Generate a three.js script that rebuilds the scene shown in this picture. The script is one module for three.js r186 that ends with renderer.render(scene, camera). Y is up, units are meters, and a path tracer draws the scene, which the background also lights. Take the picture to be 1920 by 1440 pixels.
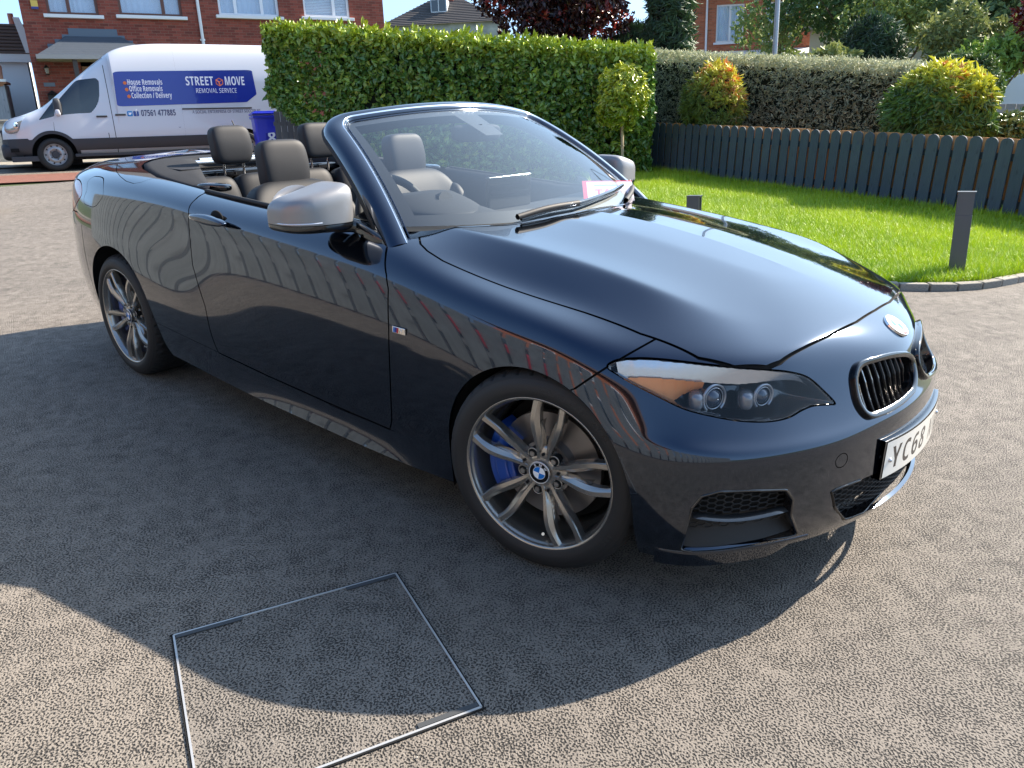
import * as THREE from 'three';
import { mergeGeometries, mergeVertices, toCreasedNormals } from 'three/addons/utils/BufferGeometryUtils.js';
import { RoundedBoxGeometry } from 'three/addons/geometries/RoundedBoxGeometry.js';
import { ImprovedNoise } from 'three/addons/math/ImprovedNoise.js';
import { FontLoader } from 'three/addons/loaders/FontLoader.js';
import { TextGeometry } from 'three/addons/geometries/TextGeometry.js';

// ---------- camera, sky, sun, exposure ----------
const scene = new THREE.Scene();
const camera = new THREE.PerspectiveCamera(52.84, 4 / 3, 0.05, 400);
camera.position.set(1.3035, 1.3559, 2.4201);
camera.up.set(-0.22716, 0.93717, -0.26479);
camera.lookAt(1.3035 - 0.61968, 1.3559 - 0.34885, 2.4201 - 0.70307);
scene.add(camera);

const SUN = new THREE.Vector3(0.40, 1, -1.25).normalize();      // towards the sun: beyond the car, to the right
function skyColor(y, c) {                                           // y: sine of the height, c: cosine of the angle to the sun
  const h = Math.max(y, 0), t = Math.pow(h, 0.95);
  const hz = [0.245, 0.39, 0.58], ze = [0.016, 0.055, 0.165];
  const glow = Math.pow(Math.max(c, 0), 2) * 0.22 + Math.pow(Math.max(c, 0), 4) * 0.52 + Math.pow(Math.max(c, 0), 40) * 0.5;
  return [0, 1, 2].map(k => hz[k] + (ze[k] - hz[k]) * t + glow * [.74, .90, 1.06][k]);
}
{
  const W = 512, H = 256, d = new Float32Array(W * H * 4), v = new THREE.Vector3();
  for (let j = 0; j < H; j++) for (let i = 0; i < W; i++) {
    const el = ((j + .5) / H - .5) * Math.PI, az = ((i + .5) / W - .5) * 2 * Math.PI;
    v.set(Math.cos(el) * Math.cos(az), Math.sin(el), Math.cos(el) * Math.sin(az));
    const c = el < 0 ? [.16, .155, .14] : skyColor(v.y, v.dot(SUN)), o = (j * W + i) * 4;
    d[o] = c[0]; d[o + 1] = c[1]; d[o + 2] = c[2]; d[o + 3] = 1;
  }
  const sky = new THREE.DataTexture(d, W, H, THREE.RGBAFormat, THREE.FloatType);
  sky.mapping = THREE.EquirectangularReflectionMapping; sky.magFilter = THREE.LinearFilter; sky.needsUpdate = true;
  scene.background = sky; scene.environment = sky;
}
const sun = new THREE.DirectionalLight(0xfff0dc, 5.0);
sun.position.copy(SUN).multiplyScalar(60); sun.target.position.set(0, 0, 0); sun.castShadow = true;
sun.shadow.mapSize.set(4096, 4096); sun.shadow.camera.left = -30; sun.shadow.camera.right = 30; sun.shadow.camera.top = 30; sun.shadow.camera.bottom = -30; sun.shadow.camera.far = 160;
scene.add(sun, sun.target);
const renderer = new THREE.WebGLRenderer({ antialias: true });
renderer.toneMapping = THREE.LinearToneMapping; renderer.toneMappingExposure = 2.85;
renderer.shadowMap.enabled = true;

// ---------- helpers ----------
const V3 = (x, y, z) => new THREE.Vector3(x, y, z);
function rng(seed) { let a = seed >>> 0; return () => { a = (a + 0x6D2B79F5) >>> 0; let t = Math.imul(a ^ (a >>> 15), 1 | a); t = (t + Math.imul(t ^ (t >>> 7), 61 | t)) ^ t; return ((t ^ (t >>> 14)) >>> 0) / 4294967296; }; }
const PERLIN = new ImprovedNoise();
const fbm = (x, y, z, o = 4) => { let s = 0, a = .5; for (let i = 0; i < o; i++) { s += a * PERLIN.noise(x, y, z); x *= 2.03; y *= 2.03; z *= 2.03; a *= .5; } return s; };
const lerp = (a, b, t) => a + (b - a) * t, clamp = (x, a = 0, b = 1) => Math.min(b, Math.max(a, x)), smooth = (a, b, x) => { const t = clamp((x - a) / (b - a)); return t * t * (3 - 2 * t); };
const used = {};
function numbered(n) { const k = used[n] = (used[n] ?? -1) + 1; return k ? n + '_' + String(k).padStart(3, '0') : n; }
function tag(o, label, category, group, kind) { if (label) o.userData.label = label; if (category) o.userData.category = category; if (group) o.userData.group = group; if (kind) o.userData.kind = kind; return o; }
function thing(name, label, category, pos = [0, 0, 0], turn = 0, group) {
  const o = new THREE.Group(); o.name = numbered(name); o.position.set(...pos); o.rotation.y = turn; scene.add(o);
  return tag(o, label, category, group);
}
function part(name, geo, mat, parent) {
  if (Array.isArray(geo)) geo = merge(geo);
  const m = new THREE.Mesh(geo, mat); m.name = parent ? name : numbered(name); m.castShadow = m.receiveShadow = true;
  (parent || scene).add(m); return m;
}
function clean(g) { const o = new THREE.BufferGeometry(), s = g.index ? g.toNonIndexed() : g; for (const k of ['position', 'normal', 'uv']) if (s.attributes[k]) o.setAttribute(k, s.attributes[k]); if (!o.attributes.normal) o.computeVertexNormals(); if (!o.attributes.uv) o.setAttribute('uv', new THREE.BufferAttribute(new Float32Array(o.attributes.position.count * 2), 2)); return o; }
function merge(list) { return list.length === 1 ? list[0] : mergeGeometries(list.map(clean)); }
const M4 = new THREE.Matrix4();
function place(g, x, y, z, rx = 0, ry = 0, rz = 0, s = 1) { return g.applyMatrix4(new THREE.Matrix4().compose(V3(x, y, z), new THREE.Quaternion().setFromEuler(new THREE.Euler(rx, ry, rz, 'YXZ')), typeof s === 'number' ? V3(s, s, s) : V3(...s))); }
function box(w, h, d, x = 0, y = 0, z = 0, r = 0) { const g = r ? new RoundedBoxGeometry(w, h, d, 2, r) : new THREE.BoxGeometry(w, h, d); return g.translate(x, y, z); }
function cyl(r0, r1, h, x = 0, y = 0, z = 0, seg = 16) { return new THREE.CylinderGeometry(r1, r0, h, seg).translate(x, y + h / 2, z); }
function rod(a, b, r, seg = 10, r2 = r) {                             // cylinder between two points
  const A = V3(...a), B = V3(...b), d = B.clone().sub(A), g = new THREE.CylinderGeometry(r2, r, d.length(), seg);
  return g.applyQuaternion(new THREE.Quaternion().setFromUnitVectors(V3(0, 1, 0), d.clone().normalize())).translate(...A.add(B).multiplyScalar(.5).toArray());
}
function tube(pts, r, n = 32, seg = 8, closed = false) { return new THREE.TubeGeometry(new THREE.CatmullRomCurve3(pts.map(p => V3(...p)), closed, 'centripetal'), n, r, seg, closed); }
function grid(nu, nv, f, closeU = false) {                           // parametric sheet; f(u, v) -> [x, y, z]
  const p = [], uv = [], ix = [];
  for (let i = 0; i <= nu; i++) for (let j = 0; j <= nv; j++) { p.push(...f(i / nu, j / nv)); uv.push(i / nu, j / nv); }
  for (let i = 0; i < nu; i++) for (let j = 0; j < nv; j++) { const a = i * (nv + 1) + j, b = a + nv + 1; ix.push(a, b, b + 1, a, b + 1, a + 1); }
  const g = new THREE.BufferGeometry(); g.setAttribute('position', new THREE.Float32BufferAttribute(p, 3)); g.setAttribute('uv', new THREE.Float32BufferAttribute(uv, 2)); g.setIndex(ix); g.computeVertexNormals();
  return g;
}
function superell(a, b, c, e1 = .4, e2 = .4, nu = 28, nv = 20, warp) { // soft box
  const pw = (t, e) => Math.sign(t) * Math.pow(Math.abs(t), e);
  const g = grid(nu, nv, (u, v) => { const th = u * 2 * Math.PI, ph = (v - .5) * Math.PI; let q = [a * pw(Math.cos(ph), e1) * pw(Math.cos(th), e2), b * pw(Math.sin(ph), e1), c * pw(Math.cos(ph), e1) * pw(Math.sin(th), e2)]; if (warp) q = warp(q); return q; });
  const m = mergeVertices(new THREE.BufferGeometry().setAttribute('position', g.attributes.position).setIndex(g.index), 1e-5); m.computeVertexNormals();
  return clean(m);
}
function extrude(pts, depth, bevel = 0, seg = 2, holes = []) {
  const s = new THREE.Shape(pts.map(p => new THREE.Vector2(...p)));
  for (const h of holes) s.holes.push(new THREE.Path(h.map(p => new THREE.Vector2(...p))));
  return new THREE.ExtrudeGeometry(s, { depth, bevelEnabled: bevel > 0, bevelThickness: bevel, bevelSize: bevel, bevelOffset: -bevel, bevelSegments: seg, curveSegments: 8 });
}
function ptex(w, h, f, srgb = true, rep) {                           // computed texture; f(i, j) -> [r, g, b] in 0..1
  const d = new Uint8Array(w * h * 4);
  for (let j = 0; j < h; j++) for (let i = 0; i < w; i++) { const c = f(i, j), o = (j * w + i) * 4; d[o] = clamp(c[0]) * 255; d[o + 1] = clamp(c[1]) * 255; d[o + 2] = clamp(c[2]) * 255; d[o + 3] = 255; }
  const t = new THREE.DataTexture(d, w, h); t.wrapS = t.wrapT = THREE.RepeatWrapping; t.magFilter = THREE.LinearFilter; t.minFilter = THREE.LinearMipmapLinearFilter; t.generateMipmaps = true;
  if (srgb) t.colorSpace = THREE.SRGBColorSpace; if (rep) t.repeat.set(...rep); t.needsUpdate = true; return t;
}
function canvasTex(w, h, draw) { const c = document.createElement('canvas'); c.width = w; c.height = h; draw(c.getContext('2d'), w, h); const t = new THREE.CanvasTexture(c); t.colorSpace = THREE.SRGBColorSpace; t.anisotropy = 8; return t; }
const std = (rgb, roughness = .7, metalness = 0, more = {}) => new THREE.MeshStandardMaterial({ color: new THREE.Color().setRGB(...rgb), roughness, metalness, ...more });
const phys = (rgb, roughness, metalness, more = {}) => new THREE.MeshPhysicalMaterial({ color: new THREE.Color().setRGB(...rgb), roughness, metalness, ...more });
const UPT = new THREE.Quaternion().setFromUnitVectors(V3(0, 1, 0), V3(-.0593, .9981, -.0142).normalize()); // the plumb line: the drive slopes a little
function plumb(o) { o.quaternion.premultiply(UPT); return o; }
function toneUV(g, s = 1) { return g; }
// ---------- the car's outer skin: one bicubic B-spline sheet from tail to nose to tail, cut into panels afterwards ----------
// car frame: x forward from the front axle, y up, z to the car's right
function bsplineBasis(n) {                          // uniform clamped cubic, n control points, t in 0..1
  const m = n - 3, K = i => Math.max(0, Math.min(m, i - 3));
  return t => {
    const s = Math.min(Math.max(t, 0), 1) * m, k = Math.min(Math.floor(s), m - 1) + 3;
    let N = [1];
    for (let d = 1; d <= 3; d++) {
      const M = new Array(d + 1).fill(0);
      for (let j = 0; j < d; j++) {
        const i = k - d + 1 + j, a = K(i), b = K(i + d), w = b > a ? (s - a) / (b - a) : 0;
        M[j] += (1 - w) * N[j]; M[j + 1] += w * N[j];
      }
      N = M;
    }
    return [k - 3, N];
  };
}
const SKIN = (() => {
  const hoodY = (x, z) => {                         // bonnet height for its control points
    const pts = [[.65, .748], [.55, .781], [.45, .812], [.3, .852], [.1, .895], [-.1, .926], [-.3, .948], [-.5, .954], [-.8, .96]];
    let c = pts[pts.length - 1][1];
    if (x > pts[0][0]) c = pts[0][1];
    else for (let i = 0; i < pts.length - 1; i++) if (x <= pts[i][0] && x >= pts[i + 1][0]) c = pts[i][1] + (pts[i + 1][1] - pts[i][1]) * (pts[i][0] - x) / (pts[i][0] - pts[i + 1][0]);
    return c;
  };
  const S = [                                       // nose centre ... tail centre; rows bottom ... shutline
    [[.79, .19, 0], [.825, .25, 0], [.815, .36, 0], [.812, .46, 0], [.80, .53, 0], [.768, .60, 0], [.752, .665, 0], [.712, .706, 0], [.63, .752, 0]],
    [[.78, .19, .15], [.815, .25, .15], [.806, .36, .15], [.803, .46, .15], [.785, .53, .15], [.75, .60, .15], [.733, .665, .15], [.695, .706, .15], [.622, .748, .15]],
    [[.74, .185, .29], [.778, .25, .29], [.775, .36, .29], [.773, .46, .29], [.752, .53, .29], [.708, .60, .29], [.688, .662, .29], [.655, .703, .29], [.608, .738, .29]],
    [[.69, .18, .43], [.725, .25, .43], [.733, .36, .43], [.732, .45, .44], [.70, .52, .44], [.655, .59, .43], [.632, .645, .43], [.612, .688, .43], [.588, .724, .43]],
    [[.61, .175, .57], [.65, .25, .575], [.665, .36, .58], [.665, .45, .59], [.635, .52, .59], [.588, .59, .57], [.567, .643, .565], [.556, .682, .56], [.545, .712, .55]],
    [[.52, .17, .70], [.56, .25, .715], [.575, .36, .725], [.572, .45, .73], [.54, .52, .715], [.50, .59, .69], [.475, .645, .68], [.455, .693, .665], [.44, .724, .645]],
    [[.44, .165, .77], [.47, .25, .80], [.478, .36, .815], [.475, .45, .815], [.445, .53, .80], [.395, .60, .78], [.365, .664, .765], [.335, .715, .74], [.315, .745, .70]],
    [[.34, .165, .80], [.36, .25, .845], [.365, .36, .862], [.355, .46, .862], [.325, .54, .855], [.275, .62, .842], [.235, .692, .825], [.195, .745, .785], [.175, .768, .71]],
    [[.15, .165, .81], [.16, .25, .86], [.16, .36, .88], [.15, .47, .884], [.14, .57, .884], [.11, .66, .876], [.08, .735, .853], [.055, .778, .80], [.04, .785, .70]],
    [[-.12, .165, .82], [-.12, .25, .86], [-.12, .38, .88], [-.12, .50, .886], [-.12, .60, .886], [-.12, .705, .880], [-.12, .765, .85], [-.12, .80, .79], [-.12, .802, .70]],
    [[-.38, .175, .86], [-.38, .25, .85], [-.38, .36, .862], [-.38, .50, .874], [-.38, .63, .881], [-.38, .755, .882], [-.38, .80, .858], [-.38, .838, .795], [-.38, .842, .71]],
    [[-.60, .175, .872], [-.60, .25, .848], [-.60, .34, .853], [-.60, .48, .868], [-.60, .65, .879], [-.60, .785, .882], [-.60, .835, .86], [-.60, .885, .80], [-.60, .905, .725]],
    [[-.82, .177, .874], [-.82, .25, .847], [-.82, .33, .852], [-.82, .47, .866], [-.82, .66, .878], [-.82, .81, .881], [-.82, .858, .86], [-.82, .912, .80], [-.82, .942, .738]],
    [[-1.2, .18, .874], [-1.2, .25, .847], [-1.2, .33, .853], [-1.2, .45, .862], [-1.2, .67, .876], [-1.2, .84, .880], [-1.2, .885, .86], [-1.2, .925, .80], [-1.2, .945, .742]],
    [[-1.6, .183, .870], [-1.6, .26, .848], [-1.6, .34, .868], [-1.6, .44, .872], [-1.6, .67, .872], [-1.6, .87, .880], [-1.6, .91, .86], [-1.6, .942, .80], [-1.6, .96, .742]],
    [[-2.0, .188, .850], [-2.0, .27, .856], [-2.0, .37, .890], [-2.0, .48, .888], [-2.0, .69, .874], [-2.0, .90, .880], [-2.0, .94, .86], [-2.0, .968, .80], [-2.0, .982, .74]],
    [[-2.35, .19, .83], [-2.35, .27, .865], [-2.35, .40, .895], [-2.35, .56, .896], [-2.35, .73, .885], [-2.35, .92, .878], [-2.35, .96, .85], [-2.35, .99, .79], [-2.35, 1.003, .735]],
    [[-2.7, .19, .83], [-2.7, .27, .865], [-2.7, .40, .892], [-2.7, .58, .900], [-2.7, .75, .890], [-2.7, .935, .868], [-2.7, .975, .835], [-2.7, 1.008, .765], [-2.7, 1.02, .695]],
    [[-3.0, .20, .81], [-3.0, .28, .85], [-3.0, .41, .872], [-3.0, .57, .882], [-3.0, .75, .872], [-3.0, .945, .842], [-3.0, .985, .80], [-3.0, 1.015, .72], [-3.0, 1.027, .64]],
    [[-3.24, .21, .78], [-3.24, .29, .815], [-3.24, .42, .838], [-3.24, .56, .845], [-3.24, .74, .838], [-3.24, .945, .80], [-3.24, .985, .755], [-3.24, 1.01, .67], [-3.24, 1.025, .59]],
    [[-3.40, .22, .70], [-3.43, .30, .735], [-3.45, .42, .757], [-3.45, .56, .76], [-3.44, .73, .75], [-3.43, .93, .72], [-3.44, .97, .685], [-3.46, 1.0, .615], [-3.48, 1.018, .54]],
    [[-3.51, .22, .55], [-3.55, .30, .58], [-3.575, .42, .60], [-3.575, .56, .60], [-3.56, .72, .59], [-3.545, .90, .57], [-3.56, .955, .55], [-3.59, 1.0, .50], [-3.60, 1.02, .44]],
    [[-3.56, .22, .3], [-3.60, .30, .31], [-3.625, .42, .32], [-3.625, .56, .32], [-3.60, .72, .31], [-3.585, .90, .30], [-3.61, .96, .29], [-3.64, 1.01, .27], [-3.64, 1.024, .24]],
    [[-3.58, .22, 0], [-3.62, .30, 0], [-3.64, .42, 0], [-3.64, .56, 0], [-3.61, .72, 0], [-3.60, .90, 0], [-3.63, .965, 0], [-3.66, 1.015, 0], [-3.655, 1.028, 0]],
  ];
  const spine = [.36, .335, .30, .25, .18, .09, -.01, -.12, -.23, -.36, -.50, -.66, -.85, -1.2, -1.6, -2.0, -2.35, -2.7, -2.95, -3.1, -3.22, -3.32, -3.40, -3.45];
  const Ee = [[.60, .715], [.44, .724], [.315, .745], [.175, .768], [.04, .785], [-.12, .802], [-.38, .842], [-.60, .905]];
  const pl = (T, x) => { if (x >= T[0][0]) return T[0][1]; for (let i = 0; i < T.length - 1; i++) if (x >= T[i + 1][0]) return T[i][1] + (T[i + 1][1] - T[i][1]) * (T[i][0] - x) / (T[i][0] - T[i + 1][0]); return T[T.length - 1][1]; };
  const HD = [[1.1, -.06], [1, 0], [.79, .74], [.55, .75], [.29, .93], [.24, .955], [0, 1]]; // share of the rise over |z| / 0.7: edge strip, crease, trough, inner ridge, plateau
  const bonnet = (x, z) => { const c = hoodY(x, 0), e = Math.min(pl(Ee, x), c - .05), h = pl(HD, Math.min(1.1, Math.abs(z) / .7)), k = Math.min(1, Math.max(0, (.62 - x) / .35)), flat = 1 - Math.pow(Math.abs(z) / .7, 1.9); return e + (c - e) * (flat + (h - flat) * k); };
  // lean of the flanks, and one more row that sharpens the crease under the headlights
  S.forEach((r, i) => {
    const k = i < 8 || i > 18 ? 0 : Math.min(1, (i - 7) / 3, (19 - i) / 3);
    r[5][2] -= .016 * k; r[6][2] -= .010 * k; r[4][2] -= .004 * k;
    const c = i < 7 ? 1 : i === 7 ? .5 : 0, a = r[3], b = r[4], o = a[2] > .3 || i < 3 ? 1 : 1;
    r.splice(4, 0, [a[0] + (b[0] - a[0]) * (.5 - .42 * c), a[1] + (b[1] - a[1]) * (.5 + .3 * c), a[2] + (b[2] - a[2]) * (.5 - .42 * c)]);
  });
  S.forEach((r, i) => {
    const e = r[9], xs = spine[i];
    for (const f of [.10, .185, .22, .255, .40, .60, .695, .735, .775, .9, 1]) {
      const x = e[0] + (xs - e[0]) * f, z = e[2] * (1 - f);
      const y = i <= 12 ? bonnet(x, z) + (e[1] - bonnet(e[0], e[2])) * Math.pow(1 - f, 4) : e[1] + (i >= 16 ? .03 : .012) * (1 - (1 - f) * (1 - f));
      r.push([x, y, z]);
    }
  });
  const net = [];
  for (let i = S.length - 1; i > 0; i--) net.push(S[i].map(p => [p[0], p[1], -p[2]]));
  for (const r of S) net.push(r);
  const nu = net.length, nv = 21, Bu = bsplineBasis(nu), Bv = bsplineBasis(nv);
  function P(u, v) {
    const [a, A] = Bu(u), [b, B] = Bv(v);
    let x = 0, y = 0, z = 0;
    for (let i = 0; i < 4; i++) for (let j = 0; j < 4; j++) {
      const q = net[a + i][b + j], w = A[i] * B[j];
      x += q[0] * w; y += q[1] * w; z += q[2] * w;
    }
    return [x, y, z];
  }
  function N(u, v) {                                // outward normal
    const e = 1e-4, a = P(u - e, v), b = P(u + e, v), c = P(u, v - e), d = P(u, v + e);
    const p = [b[0] - a[0], b[1] - a[1], b[2] - a[2]], q = [d[0] - c[0], d[1] - c[1], d[2] - c[2]];
    const n = [p[2] * q[1] - p[1] * q[2], p[0] * q[2] - p[2] * q[0], p[1] * q[0] - p[0] * q[1]];
    const l = Math.hypot(...n) || 1;
    return n.map(t => t / l);
  }
  // nose chart: arc length along a row at headlight height, signed by side
  const LEN = [[.5, 0]];
  { let s = 0, o = P(.5, 7.3 / 18); for (let i = 1; i <= 600; i++) { const u = .5 + i / 1200, q = P(u, 7.3 / 18); s += Math.hypot(q[0] - o[0], q[2] - o[2]); LEN.push([u, s]); o = q; } }
  const len = u => { const t = Math.min(Math.abs(u - .5) * 1200, 599.999), i = Math.floor(t); return LEN[i][1] + (LEN[i + 1][1] - LEN[i][1]) * (t - i); };
  return { P, N, len, nu, nv };
})();
// ---------- materials ----------
// tarmac: fine lumps and pits, computed as tileable band-passed noise
const N_T = 2048;                                                     // one tile covers 1.4 m
function blurred(src, n, r) {                                         // two box passes each way, wrapping round
  let a = src;
  for (const [sx, sy] of [[1, 0], [0, 1], [1, 0], [0, 1]]) {
    const o = new Float32Array(n * n), w = 1 / (2 * r + 1), m = n - 1;
    for (let k = 0; k < n; k++) { let s = 0; const at = sx ? i => k * n + (i & m) : i => (i & m) * n + k; for (let i = -r; i <= r; i++) s += a[at(i)]; for (let i = 0; i < n; i++) { o[at(i)] = s * w; s += a[at(i + r + 1)] - a[at(i - r)]; } }
    a = o;
  }
  return a;
}
const lumps = (() => { const r = rng(11), w = new Float32Array(N_T * N_T); for (let i = 0; i < w.length; i++) w[i] = r() - .5; const a = blurred(w, N_T, 2), b = blurred(w, N_T, 6), c = blurred(w, N_T, 24); let v = 0; for (let i = 0; i < w.length; i += 7) v += (a[i] - b[i]) ** 2; v = Math.sqrt(v / (w.length / 7)); let v2 = 0; for (let i = 0; i < w.length; i += 7) v2 += c[i] ** 2; v2 = Math.sqrt(v2 / (w.length / 7)); const h = new Float32Array(w.length); for (let i = 0; i < w.length; i++) h[i] = (a[i] - b[i]) / v + .22 * c[i] / v2 + .25 * w[i]; return h; })();
const flat = k => smooth(-1.75, .15, lumps[k]);                        // worn stones are level, pits between them deep
const tarmacMap = ptex(N_T, N_T, (i, j) => {
  const k = j * N_T + i, p = flat(k), tone = lumps[((j * 3 + 77) & 2047) * N_T + ((i * 3 + 31) & 2047)], sp = lumps[((j * 5 + 477) & 2047) * N_T + ((i * 5 + 931) & 2047)];
  const f = Math.sin(i * 12.9898 + j * 78.233) * 43758.5453, fine = f - Math.floor(f) - .5;
  let a = lerp(.17, .475, p) + .045 * tone * p + .09 * fine + (sp > 2.5 ? .16 : sp > 2.0 ? .06 : 0);
  return [a * 1.0, a * .96, a * .91];
});
const tarmacBump = ptex(N_T, N_T, (i, j) => { const k = j * N_T + i, f = Math.sin(i * 12.9898 + j * 78.233) * 43758.5453, h = .15 + .7 * flat(k) + .06 * lumps[k] + .10 * (f - Math.floor(f) - .5); return [h, h, h]; }, false);
const M = {};
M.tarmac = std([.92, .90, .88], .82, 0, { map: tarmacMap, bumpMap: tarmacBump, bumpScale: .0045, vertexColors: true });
M.paving = std([.30, .125, .085], .85, 0, { bumpMap: tarmacBump, bumpScale: .006, map: ptex(256, 256, (i, j) => { const a = .8 + .35 * fbm(i * .13, j * .13, 3) + .12 * Math.sin(i * 7.3 + j * 3.1); return [a, a, a]; }, false) });
const concreteTex = ptex(256, 256, (i, j) => { const a = .86 + .25 * fbm(i * .05, j * .05, 7, 5) + .10 * fbm(i * .4, j * .4, 2); return [a, a * .99, a * .96]; });
M.concrete = std([.36, .34, .30], .9, 0, { map: concreteTex, bumpMap: concreteTex, bumpScale: .003 });
M.kerb = [[.34, .32, .29], [.30, .285, .26], [.38, .36, .33]].map(c => std(c, .9, 0, { map: concreteTex, bumpMap: concreteTex, bumpScale: .003 }));
M.soil = std([.05, .07, .02], 1);
// painted fence boards: dark blue-grey stain with grain and knots
const grainTex = k => ptex(128, 512, (i, j) => {
  const g = fbm(i * .16 + k * 9, j * .008, k, 4), f = fbm(i * .8, j * .02, k + 4, 2);
  let a = .78 + .42 * g + .16 * f;
  for (const [x, y, r] of [[40, 120, 9], [90, 300, 7], [64, 430, 11], [22, 220, 6]]) { const d = Math.hypot(i - ((x + k * 37) % 128), (j - ((y + k * 91) % 512)) * .8) / r; if (d < 1.6) a *= .55 + .28 * d; }
  return [a, a, a];
}, false);
const grains = [0, 1, 2].map(grainTex);
M.board = grains.flatMap(t => [[.060, .088, .115], [.070, .100, .128]].map(c => std(c, .75, 0, { map: t, bumpMap: t, bumpScale: .0015 })));
M.timber = grains.slice(0, 2).map(t => phys([.78, .38, .14], .8, 0, { map: t, bumpMap: t, bumpScale: .001 }));
M.greyBoard = grains.map(t => std([.17, .18, .19], .8, 0, { map: t, bumpMap: t, bumpScale: .0015 }));
M.metalPost = phys([.085, .098, .11], .42, .2, { clearcoat: .3, clearcoatRoughness: .3 });
M.chrome = phys([.75, .75, .76], .12, 1);
M.white = std([.78, .78, .76], .5); M.upvc = std([.80, .81, .82], .35); M.brown = std([.13, .05, .03], .4);
M.glassDark = phys([.03, .04, .05], .03, 0, { clearcoat: 1, clearcoatRoughness: .02 });
M.curtain = std([.62, .68, .72], .9); M.blind = std([.66, .67, .66], .7);
M.black = std([.012, .012, .013], .5); M.blackMatt = std([.018, .018, .019], .85);
// brick: courses too small to tell apart from here
function brickTex(c1, c2, mortar, n = 512) {
  const r = rng(5), tone = []; for (let i = 0; i < 4096; i++) tone.push(r());
  return ptex(n, n, (i, j) => {                                      // a tile: 4 bricks by 12 courses = 0.9 x 0.9 m
    const row = Math.floor(j / n * 12), fy = j / n * 12 - row, xx = i / n * 4 + (row % 2) * .5, col = Math.floor(xx) % 4, fx = xx - Math.floor(xx);
    const m = fy < .13 || fx < .045, t = tone[row * 4 + col], q = fbm(i * .09, j * .09, 1, 3) * .25;
    if (m) return mortar.map(v => v + q * .3);
    return [0, 1, 2].map(k => lerp(c1[k], c2[k], t) * (1 + q) * (t > .93 ? .72 : 1));
  });
}
M.brick = std([1, 1, 1], .9, 0, { map: brickTex([.46, .22, .175], [.60, .315, .25], [.50, .385, .33]) });
M.brickOrange = std([1, 1, 1], .9, 0, { map: brickTex([.62, .34, .22], [.74, .44, .30], [.62, .50, .42]) });
M.slate = std([.05, .065, .085], .6, 0, { bumpMap: ptex(128, 128, (i, j) => { const r = Math.floor(j / 16), f = j % 16, c = (i + (r % 2) * 12) % 24; const a = f < 2 || c < 1 ? .3 : .8 + .1 * Math.sin(r * 5 + Math.floor((i + (r % 2) * 12) / 24) * 3); return [a, a, a]; }, false), bumpScale: .006 }); M.tileBrown = std([.14, .085, .06], .85); M.tileGrey = std([.085, .075, .07], .85); M.terracotta = std([.42, .20, .11], .8);
M.render = std([.62, .62, .57], .9, 0, { map: concreteTex }); M.cream = std([.55, .52, .42], .9);
// leaves
const leafMat = (rgb, rough = .55, tr = .35) => phys(rgb, rough, 0, { transmission: tr, thickness: 0, side: THREE.DoubleSide, specularIntensity: 1 });
M.leaf = leafMat([1, 1, 1], .26, .42); M.leafDull = leafMat([1, 1, 1], .75, .3); M.blade = leafMat([1, 1, 1], .5, .5);
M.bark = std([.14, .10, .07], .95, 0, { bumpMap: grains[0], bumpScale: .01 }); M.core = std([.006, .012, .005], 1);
// ---------- ground, drive, road ----------
function struct(name, geo, mat) { const o = part(name, geo, mat); o.userData.kind = 'structure'; return o; }
function sheet(pts, y, scale = 1, tone) {                            // flat polygon (x, z) with uv in metres
  const s = new THREE.Shape(pts.map(p => new THREE.Vector2(p[0], -p[1]))), g = new THREE.ShapeGeometry(s);
  g.rotateX(-Math.PI / 2); g.translate(0, y, 0);
  const p = g.attributes.position, uv = g.attributes.uv;
  for (let i = 0; i < p.count; i++) uv.setXY(i, p.getX(i) / scale, p.getZ(i) / scale);
  return g;
}
function tarmacSheet(x0, x1, z0, z1, y, n, m) {                      // tarmac grid: tone wanders, and a brightness falloff along x is put into the colour
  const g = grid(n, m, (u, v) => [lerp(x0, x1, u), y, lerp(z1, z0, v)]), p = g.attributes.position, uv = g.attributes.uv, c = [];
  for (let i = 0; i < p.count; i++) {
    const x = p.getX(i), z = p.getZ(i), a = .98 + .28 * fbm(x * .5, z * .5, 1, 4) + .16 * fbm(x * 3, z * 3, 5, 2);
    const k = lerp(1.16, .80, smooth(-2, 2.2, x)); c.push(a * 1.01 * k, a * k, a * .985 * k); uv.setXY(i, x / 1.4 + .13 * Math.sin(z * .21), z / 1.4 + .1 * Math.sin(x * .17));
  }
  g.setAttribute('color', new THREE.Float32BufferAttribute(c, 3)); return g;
}
struct('ground', sheet([[-150, -150], [150, -150], [150, 150], [-150, 150]], -.03, 1), M.soil);
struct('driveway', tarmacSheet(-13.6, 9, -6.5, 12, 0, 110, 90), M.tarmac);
const dirW = V3(.335, 0, -.942), offW = V3(.942, 0, .335);           // along the street and across it (towards the drive)
const streetPt = (s, q) => [-15.99 + dirW.x * s + offW.x * q, -3.52 + dirW.z * s + offW.z * q];
struct('road', sheet([streetPt(-30, .6), streetPt(40, .6), streetPt(40, -4.2), streetPt(-30, -4.2)], -.012, 1.1), (() => { const m = M.tarmac.clone(); m.vertexColors = false; m.color.setRGB(1.15, 1.08, .98); return m; })());
struct('pavement', sheet([streetPt(-30, 2.2), streetPt(40, 2.2), streetPt(40, .6), streetPt(-30, .6)], .006, 1), M.paving);
struct('pavement_far', [sheet([streetPt(-30, -1.3), streetPt(40, -1.3), streetPt(40, -3.2), streetPt(-30, -3.2)], .02, 1)], M.concrete);
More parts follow.
